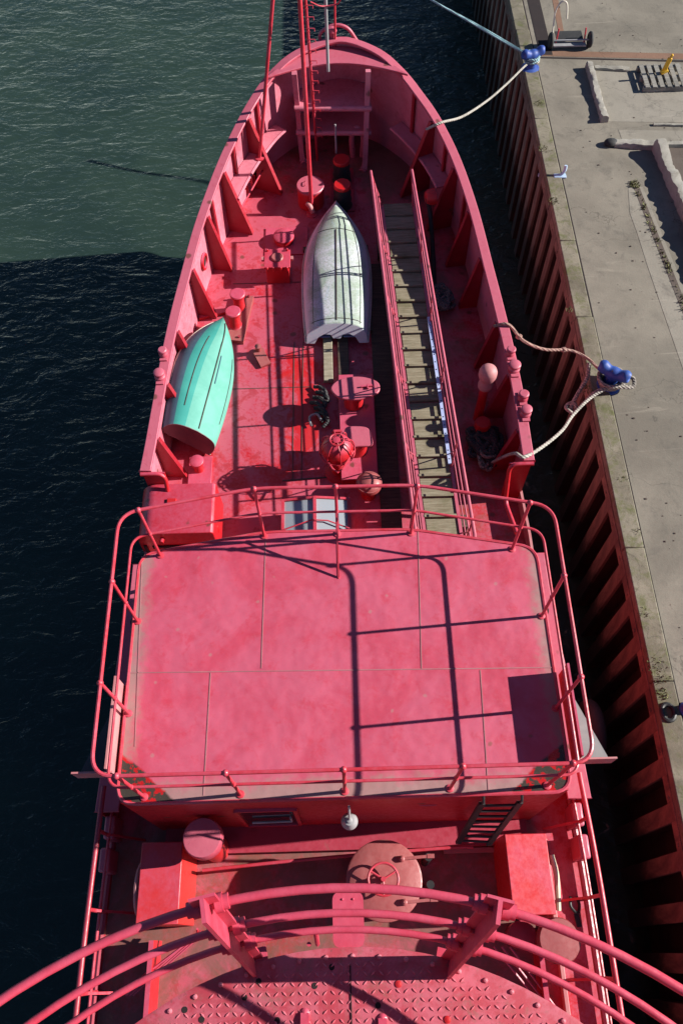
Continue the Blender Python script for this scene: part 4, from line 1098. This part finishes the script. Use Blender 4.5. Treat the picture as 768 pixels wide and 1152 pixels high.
b.build('strip_hole', M['hole'], GW)

for y_, w_ in ((12.2,'bow'),(6.0,'wheelhouse')):
    b = MB(); b.box(((bl(y_)+br(y_))/2, y_, .228), (.9, .22, .456)); tag(b.build('timber_block', M['darkwood'], bevel=.015), 'dark timber block carrying the %s end of the gangway' % w_, 'block', 'blocks under the gangway')
# starboard rope coils
def coil(px, py, rad, n_, mat, label, ysq=1.0, z0=.03, thick=.05, jit=.06):
    c = at(px, py, .1); pts = []
    for i in range(n_*14):
        a = i*2*PI/14; rr = rad*(1 + random.uniform(-jit, jit)) * (1 - .25*(i/(n_*14)))
        pts.append(V(c.x + rr*math.cos(a), c.y + rr*ysq*math.sin(a), z0 + thick + (i/(n_*14))*thick*3 + random.uniform(0,.02)))
    bb = MB(); bb.tube(pts, thick, 8); return tag(bb.build('rope_coil', mat), label, 'rope coil', 'rope coils on the starboard deck')
def tangle(px, py, rad, n_, mat, label, thick=.04, ysq=1.3):
    c = at(px, py, .1); bb = MB(); pts = []
    for i in range(n_):
        a = i*2.1 + random.uniform(-.7,.7); rr = rad*random.uniform(.35, 1.0)
        pts.append(V(c.x + rr*math.cos(a), c.y + ysq*rr*math.sin(a), .05 + .22*(1-rr/rad*.6)*(i/n_) + random.uniform(0,.05)))
    bb.tube(catmull(pts, 7), thick, 8); return tag(bb.build('rope_heap', mat), label, 'rope heap', 'rope heaps on the starboard deck')
tangle(545, 500, .36, 44, M['rope_dark'], 'tangled black rope heap by the starboard vent post', .045)
tangle(548, 512, .26, 16, M['rope_grey'], 'pale grey rope tangled over the black heap by the vent post', .03)
tangle(497, 337, .24, 34, M['rope_mid'], 'smaller grey rope heap outboard of the gangway', .042, 1.6)
b = MB(); c = at(540,487,.0); b.lathe(c, [(.14,0),(.14,.3),(.12,.34),(.01,.35)], 20); b.build('bitt_stub', M['mat_red'], SHIP)

# lockers
def locker(loc, size, label, mat, rz=0, handle=None):
    x, y, z = loc; sx, sy, sz = size
    t = thing('deck_locker', (x, y, 0), label, 'locker', 'steel lockers on deck'); return t
# port locker with rounded outboard edge
x0, x1 = at(163,545,.86).x, at(240,545,.86).x; y1, y0 = at(165,545,.86).y, at(160,601,.86).y
t = thing('deck_locker', ((x0+x1)/2, (y0+y1)/2, 0), 'round shouldered pink locker before the port corner of the wheelhouse', 'locker', 'steel lockers on deck')
xb = at(254,575,.0).x
def lprof(yy): 
    P = [V(x0-.08, yy, .12), V(x0-.08, yy, .55)] + [V(x0-.08 + .26*(1-math.cos(a)), yy, .55 + .31*math.sin(a)) for a in [k*PI/2/6 for k in range(1,7)]] + [V(x1, yy, .86), V(x1+.04, yy, .82), V(xb-.02, yy, .12)]
    return P
Pa, Pb = lprof(y0), lprof(y1); n_ = len(Pa); b = MB()
b.add(Pa + Pb, [tuple(range(n_-1,-1,-1)), tuple(range(n_, 2*n_))] + [(i, (i+1) % n_, n_+(i+1) % n_, n_+i) for i in range(n_)])
b.build('body', M['locker'], t, bevel=.015, smooth=30)
b = MB(); b.box(((x0+xb)/2, (y0+y1)/2, .06), (xb-x0-.1, y1-y0-.1, .13)); b.build('plinth', M['hull'], t)
b = MB(); b.ball(V(xb-.06+.02, (y0+y1)/2-.18, .45), .09, (.35,.55,1.4)); b.build('handle', M['mat_red'], t)
b = MB(); b.box((x0+.45, (y0+y1)/2+.12, .875), (.14,.08,.03)); b.build('catch', M['mat_red'], t, bevel=.006)
b = MB(); b.box((x0+.42, y0-.012, .42), (.62,.02,.07)); b.box((x0-.0, y0-.012, .36), (.05,.02,.25)); b.build('vent_slot', M['hole'], t)
for px0, px1, pyt, pyb, lab, mt, xs in ((156,203,948,1041,'patchy red locker on the port side of the after deck, ring at its side','box_fresh',1),(572,621,938,1030,'patchy red locker on the starboard after deck below the black ladder','box_fresh',-1)):
    z = .80; a = at(px0, (pyt+pyb)/2, z); c = at(px1, (pyt+pyb)/2, z); yt, yb_ = at(px0, pyt, z).y, at(px0, pyb, z).y
    t = thing('deck_locker', ((a.x+c.x)/2, (yt+yb_)/2, 0), lab, 'locker', 'steel lockers on deck')
    b = MB(); P0 = [(a.x, .0), (a.x, z), (c.x, z), (c.x + (.06 if xs > 0 else 0), 0)]
    if xs < 0: P0 = [(a.x-.04, 0), (a.x, z), (c.x, z-.06), (c.x, 0)]
    vs = [V(x_, yb_, z_) for x_, z_ in P0] + [V(x_, yt, z_) for x_, z_ in P0]
    b.add(vs, [(0,3,2,1)[::-1], (4,7,6,5), (1,2,6,5)[::-1], (0,1,5,4)[::-1], (2,3,7,6)[::-1], (3,0,4,7)[::-1]])
    b.build('body', M[mt], t, bevel=.012)
    if xs > 0:
        b = MB(); cc = V(a.x-.04, (yt+yb_)/2-.05, .45); b.tube([cc + V(-.0, .30*math.cos(k), .30*math.sin(k)) for k in [i*2*PI/24 for i in range(24)]], .03, 8, True); b.build('side_ring', M['palecap'], t)
    else:
        b = MB(); b.tube(catmull([V(c.x+.06, yt-.25, .62), V(c.x+.09, yt-.5, .62), V(c.x+.07, yb_+.05, .55)], 6), .035, 8); b.build('side_pipe', M['hose'], t)

# black ladder hung behind the wheelhouse
LD = thing('ladder', (1.7, 1.2, .9), 'short black metal ladder leaning on the wheelhouse after wall', 'ladder')
ta, tb = V(1.50,1.25,2.30), V(1.93,1.25,2.30); ba, bb_ = at(515,948,.85), at(549,950,.85); dd = V(0,-.02,0)
for p_, q_ in ((ta, ba), (tb, bb_)):
    p_ = V(p_.x, 1.46, 2.22); b = MB(); b.bar(p_, q_, .035, .07, up=(1,0,0)); b.tube([p_, p_ + V(0,0,.12), p_ + V(0,.06,.16)], .016, 6); b.build('stile', M['black'], LD)
for k in range(8):
    f_ = .06 + k*.125; p_ = V(1.50,1.46,2.22).lerp(ba, f_); q_ = V(1.93,1.46,2.22).lerp(bb_, f_); b = MB(); b.cyl(p_, q_, .016, n=8); b.build('rung', M['black'], LD)

# tyre fenders between ship and quay
b = MB(); c = at(664, 822, -1.0); c.x = max(c.x, side(1.9, False)[0].x + .16)
b.tube([c + V(0, .36*math.cos(a), .36*math.sin(a)) for a in [i*2*PI/24 for i in range(24)]], .13, 12, True)
tag(b.build('tyre_fender', M['rubber']), 'black tyre fender hanging between the ship and the piling', 'fender')
# shackle on the side deck
b = MB(); c = at(646,1018,.03); b.tube(catmull([c + V(-.04,.1,0), c + V(-.06,-.02,.02), c + V(.02,-.1,.02), c + V(.06,.0,0), c + V(.04,.1,0)], 4), .02, 8); b.bar(c + V(0,-.1,0), c + V(.02,-.26,0), .06, .03)
tag(b.build('shackle', M['black']), 'black shackle lying on the starboard side deck', 'shackle')

# ------------------------------------------------------------------ quay furniture
def bollard(px, py, label, s=1.0, rz=0.):
    s *= 1.13; c = at(px, py, QZ + .22*s); c.z = QZ
    t = thing('mooring_bollard', c, label, 'bollard', 'blue bollards along the quay edge')
    b = MB(); b.lathe(c, [(.19*s,0),(.19*s,.03),(.12*s,.06),(.10*s,.24*s),(.11*s,.30*s)], 22); b.build('post', M['blue'], t)
    R = Matrix.Rotation(rz, 3, 'Z'); b = MB(); h = c + V(0,0,.33*s)
    pts = [h + R @ V(x_*s, 0, z_*s) for x_, z_ in ((-.25,.05),(-.235,.05),(-.19,.03),(-.10,-.01),(0,-.02),(.10,-.01),(.19,.03),(.235,.05),(.25,.05))]
    b.tube(catmull(pts, 3), [x*s for x in (.03,.05,.065,.078,.09,.098,.10,.098,.094,.092,.096,.104,.108,.104,.096,.092,.094,.098,.10,.098,.09,.078,.065,.05,.03)], 16); b.build('horn_head', M['blue'], t)
    return c
bc = bollard(688, 424, 'blue horned bollard wrapped in mottled rope', 1.0, math.radians(-35))
bc2 = bollard(598, 66, 'blue bollard at the far end holding teal and pale ropes', .95, math.radians(20))
bollard(776, 796, 'blue bollard at the right edge of the near quay', .55, math.radians(10))
# pale blue cleat
c = at(629,199,QZ); t = thing('mooring_cleat', c, 'small pale blue mooring cleat on the coping', 'cleat')
b = MB(); b.box(c + V(0,0,.02), (.26,.12,.04)); b.build('base', M['lightblue'], t, bevel=.01)
b = MB(); b.tube(catmull([c + V(-.12,0,.03), c + V(.02,0,.06), c + V(.08,.02,.14), c + V(.09,.05,.24)], 5), [.03]*10 + [.035]*6, 10); b.build('horn', M['lightblue'], t)
b = MB(); c = at(607,198,-.35); b.lathe(c, [(.05,0),(.05,.05),(.01,.06)], 10); b.bar(c, c+V(.3,0,.1), .05, .05); tag(b.build('fender_hook', M['lightblue']), 'pale hook fixed on the piling beside the blue cleat', 'hook')
# chain ring by the near bollard
b = MB(); c = at(750,802,QZ); b.tube([c + V(.09*math.cos(a), .12*math.sin(a), .03) for a in [i*2*PI/16 for i in range(16)]], .035, 8, True)
tag(b.build('mooring_ring', M['black']), 'black iron ring on the coping beside the near blue bollard', 'ring')

# rough concrete kerbs
def rough(name, P, wd, h, label):
    b = MB(); P = [Vector(p) for p in P]; pts = []
    for a_, c_ in zip(P, P[1:]):
        nseg = max(2, int((c_-a_).length/.07)); pts += [a_.lerp(c_, k/nseg) for k in range(nseg)]
    pts.append(P[-1]); n = len(pts); ph = random.uniform(0, 9); vs = []; m7 = 7
    w1 = h1_ = 0
    for i, p in enumerate(pts):
        t = (pts[min(i+1,n-1)] - pts[max(i-1,0)]).normalized(); sd = V(-t.y, t.x, 0)
        w1 = .7*w1 + random.uniform(-.10,.10); h1_ = .75*h1_ + random.uniform(-.13,.13)
        for k, (u, z_) in enumerate(((-.55,-.05),(-.52,.7),(-.44,.96),(0,1.0),(.44,.96),(.52,.7),(.55,-.05))):
            vs.append(p + sd*wd*(u*(1+w1) + random.uniform(-.05,.05)) + V(0,0, h*z_*(1+h1_) + (random.uniform(-.012,.012) if z_ > 0 else 0)))
    fs = [(i*m7+k, i*m7+k+1, (i+1)*m7+k+1, (i+1)*m7+k) for i in range(n-1) for k in range(m7-1)]
    fs += [tuple(range(m7-1,-1,-1)), tuple(range((n-1)*m7, n*m7))]
    b.add(vs, [tuple(reversed(f)) for f in fs])
    return tag(b.build(name, M['kerb'], smooth=50), label, 'kerb', 'rough concrete kerbs on the quay')
rough('concrete_kerb', [q(661,76), q(679,138)], .15, .15, 'short rough kerb running away from the ship, white topped')
rough('concrete_kerb', [q(668,77), q(707,79)], .12, .05, 'low broken kerb joining the far end of the short kerb')
rough('concrete_kerb', [q(690,163), q(738,166)], .17, .12, 'crosswise rough kerb with a dark end')
rough('concrete_kerb', [q(738,168), q(772,248), q(800,318)], .21, .26, 'long thick kerb along the brown pit')
rough('concrete_kerb', [q(746,164), q(800,164)], .11, .08, 'thin kerb along the far edge of the brown pit')
rough('concrete_kerb', [q(734,141), q(800,142)], .07, .04, 'thin broken ridge along the pale slab')
b = MB(); c = q(686,163); b.ball(c + V(0,0,.06), .13, (1.2,.9,.6), 12); tag(b.build('stone', M['rubber']), 'dark rounded stone at the end of the crosswise kerb', 'stone')

# hand cart
c = at(641,46,QZ+.15); HC = thing('hand_cart', (c.x, c.y, QZ), 'two wheeled sack truck standing on the far quay', 'hand cart')
for sx in (-.46, .46):
    b = MB(); w_ = V(c.x+sx, c.y, QZ+.17); b.tube([w_ + V(0, .13*math.cos(a), .13*math.sin(a)) for a in [i*2*PI/24 for i in range(24)]], .045, 10, True); b.cyl(w_ - V(.03,0,0), w_ + V(.03,0,0), .11, n=20); b.build('wheel', M['rubber'], HC)
b = MB(); b.cyl((c.x-.46,c.y,QZ+.17), (c.x+.46,c.y,QZ+.17), .022, n=10); b.bar((c.x-.40,c.y-.05,QZ+.10), (c.x+.36,c.y-.05,QZ+.10), .16, .03); b.build('axle', M['greymetal'], HC)
b = MB()
for sx in (-.33,.33): b.tube([V(c.x+sx,c.y,QZ+.1), V(c.x+sx*.95,c.y+.05,QZ+.42)], .018, 8)
b.build('upright', M['rail'], HC)
b = MB(); b.tube(catmull([V(c.x-.42,c.y+.05,QZ+.15), V(c.x-.45,c.y+.16,QZ+.70), V(c.x-.35,c.y+.22,QZ+.92), V(c.x-.22,c.y+.2,QZ+.9), V(c.x-.16,c.y+.12,QZ+.6)], 6), .018, 8); b.build('handle', M['cream'], HC)
b = MB(); b.box((c.x-.02, c.y+.16, QZ+.19), (.62,.30,.02)); b.build('load_plate', M['rubber'], HC)
# pallet and yellow thing
c = at(744,88,QZ+.06); PL = thing('pallet', (c.x, c.y, QZ), 'grey wooden pallet lying on the far quay', 'pallet')
for k in range(6):
    b = MB(); b.box((c.x-.42+k*.165, c.y, QZ+.125), (.10,.82,.022)); b.build('slat', M['palletwood'], PL)
for k in (-1,0,1):
    b = MB(); b.box((c.x, c.y+k*.36, QZ+.06), (1.0,.09,.10)); b.build('bearer', M['palletwood'], PL)
c2_ = at(745,82,QZ+.14)
b = MB(); b.bar(c2_, c2_ + V(.06,.02,.34), .10, .05, up=(0,1,0)); b.bar(c2_ + V(-.06,-.02,.02), c2_ + V(.08,.0,.08), .12, .06); b.bar(c2_ + V(.06,.02,.34), c2_ + V(.09,.02,.42), .06, .04)
tag(b.build('yellow_stand', M['yellow'], bevel=.012), 'small yellow upright stand on the wooden pallet', 'stand')

b = MB()
for _ in range(260):
    c = q(random.uniform(610, 790), random.uniform(-10, 900)); 
    if c.x < QX + .5: continue
    r_ = random.uniform(.006, .022); b.ball(c + V(0,0,r_*.3), r_, (random.uniform(.8,1.5), 1, .6), 6)
tag(b.build('grit', M['pit']), 'scattered grit and crumbs of concrete on the quay', 'grit', kind='stuff')
# weeds
b = MB()
def weed(c, r_, n_):
    for _ in range(n_):
        a = random.uniform(0, 6.28); rr = r_*math.sqrt(random.random()); o = c + V(rr*math.cos(a), rr*math.sin(a), 0)
        h = random.uniform(.012,.05); t_ = V(random.uniform(-.04,.04), random.uniform(-.04,.04), h); s_ = V(random.uniform(-1,1), random.uniform(-1,1), 0).normalized()*random.uniform(.006,.014)
        b.add([o - s_, o + s_, o + t_ + s_*.5, o + t_*1.15, o + t_ - s_*.5], [(0,1,2,3,4)])
for i in range(70):
    t_ = i/70; p = q(714 + 73*t_, 210 + 182*t_); weed(p + V(random.uniform(-.03,.03),0,.008), .045, 9 if random.random() < .5 else 1)
for px, py, r_, n_ in ((622,228,.12,90),(612,170,.14,60),(660,440,.1,40),(737,748,.14,110),(742,760,.13,90),(745,780,.1,40),(700,540,.07,50),(714,600,.07,50),(606,118,.1,40),(713,208,.12,90),(640,350,.06,30),(724,690,.07,50)):
    weed(q(px, py) + V(0,0,.01), r_, n_)
tag(b.build('weeds', M['weed'], smooth=0), 'small green weeds in the quay joints', 'weeds', kind='stuff')

# ------------------------------------------------------------------ mooring ropes
def rope(name, pts, r_, mat, label, n=10):
    b = MB(); P = catmull(pts, n)
    b.tube(P, r_, 8); return tag(b.build(name, mat), label, 'mooring rope', 'mooring ropes')
h2 = V(bc2.x, bc2.y, QZ+.2)
b = MB(); P = catmull([at(440,-30,1.3), at(485,0,1.0), at(540,30,.65), h2 + V(-.12,.05,.12)], 8); b.tube(P, .022, 8); b.tube([p + V(.04*math.sin(i*.25),-.05,.01) for i, p in enumerate(P)], .02, 8)
b.tube([h2 + V(.15*math.cos(a), .15*math.sin(a), -.04 + a*.012) for a in [i*2*PI/16 for i in range(40)]], .028, 8)
tag(b.build('mooring_rope', M['rope_teal']), 'doubled teal rope stretched to the far blue bollard', 'mooring rope', 'mooring ropes')
e = rimpt(494,140); rope('mooring_rope', [e + V(-.25,0,-.1), e + V(.03,0,.04), at(520,131,1.25), at(548,113,.8), at(570,94,.45), h2 + V(-.1,-.12,.0), h2 + V(.1,-.15,.02), h2 + V(.18,.05,.0)], .024, M['rope_white'], 'pale rope sagging from the bow rim to the far bollard')
h1 = V(bc.x, bc.y, QZ+.16)
e = rimpt(569,367)
b = MB(); P = catmull([e + V(-.2,.05,-.05), e + V(.03,0,.04), at(588,383,.95), at(612,393,.7), at(640,394,.5), at(660,403,.40), h1 + V(-.14,.10,.1), h1 + V(.14,.1,.08)], 8); b.tube(P, .026, 8)
for k in (14, 30): b.ball(P[k], .05, (1.2,1,1), 10)
tag(b.build('mooring_rope', M['rope_brown']), 'knotted rusty brown rope from the rim to the wrapped bollard', 'mooring rope', 'mooring ropes')
b = MB(); P = catmull([at(552,521,.12), at(566,514,.6), at(579,510,1.15), at(590,514,1.30), at(612,501,.9), at(632,484,.55), at(644,467,.35), at(662,449,.25), at(680,438,.27), h1 + V(.16,-.12,.05), h1 + V(.2,.1,.05), h1 + V(0,.2,.05)], 9); b.tube(P, .028, 8)
tag(b.build('mooring_rope', M['rope_white']), 'thick pale rope from the starboard deck coil over the rim to the quay', 'mooring rope', 'mooring ropes')
b = MB()
for k in range(4):
    pts = [h1 + V(.17*math.cos(a)*(1+.12*k) , .17*math.sin(a)*(1+.1*k), -.06 + .045*k + .01*math.sin(a*3)) for a in [i*2*PI/16 for i in range(17)]]
    b.tube(pts, .036, 8)
b.tube(catmull([at(662,408,.38), at(660,425,.2), at(650,442,.05), at(642,458,-.1), at(645,465,-.1), at(655,455,.05), at(672,440,.25), h1 + V(.1,-.2,.05), h1 + V(.36,-.16,.0), h1 + V(.40,.02,0), h1 + V(.25,.05,.05)], 8), .036, 8)
b.tube([at(642,459,-.08) + V(.09*math.cos(a), .11*math.sin(a), .03*math.sin(2*a)) for a in [i*2*PI/14 for i in range(22)]], .032, 8)
tag(b.build('mooring_rope', M['rope_grey']), 'mottled grey rope looped and knotted round the wrapped bollard', 'mooring rope', 'mooring ropes')
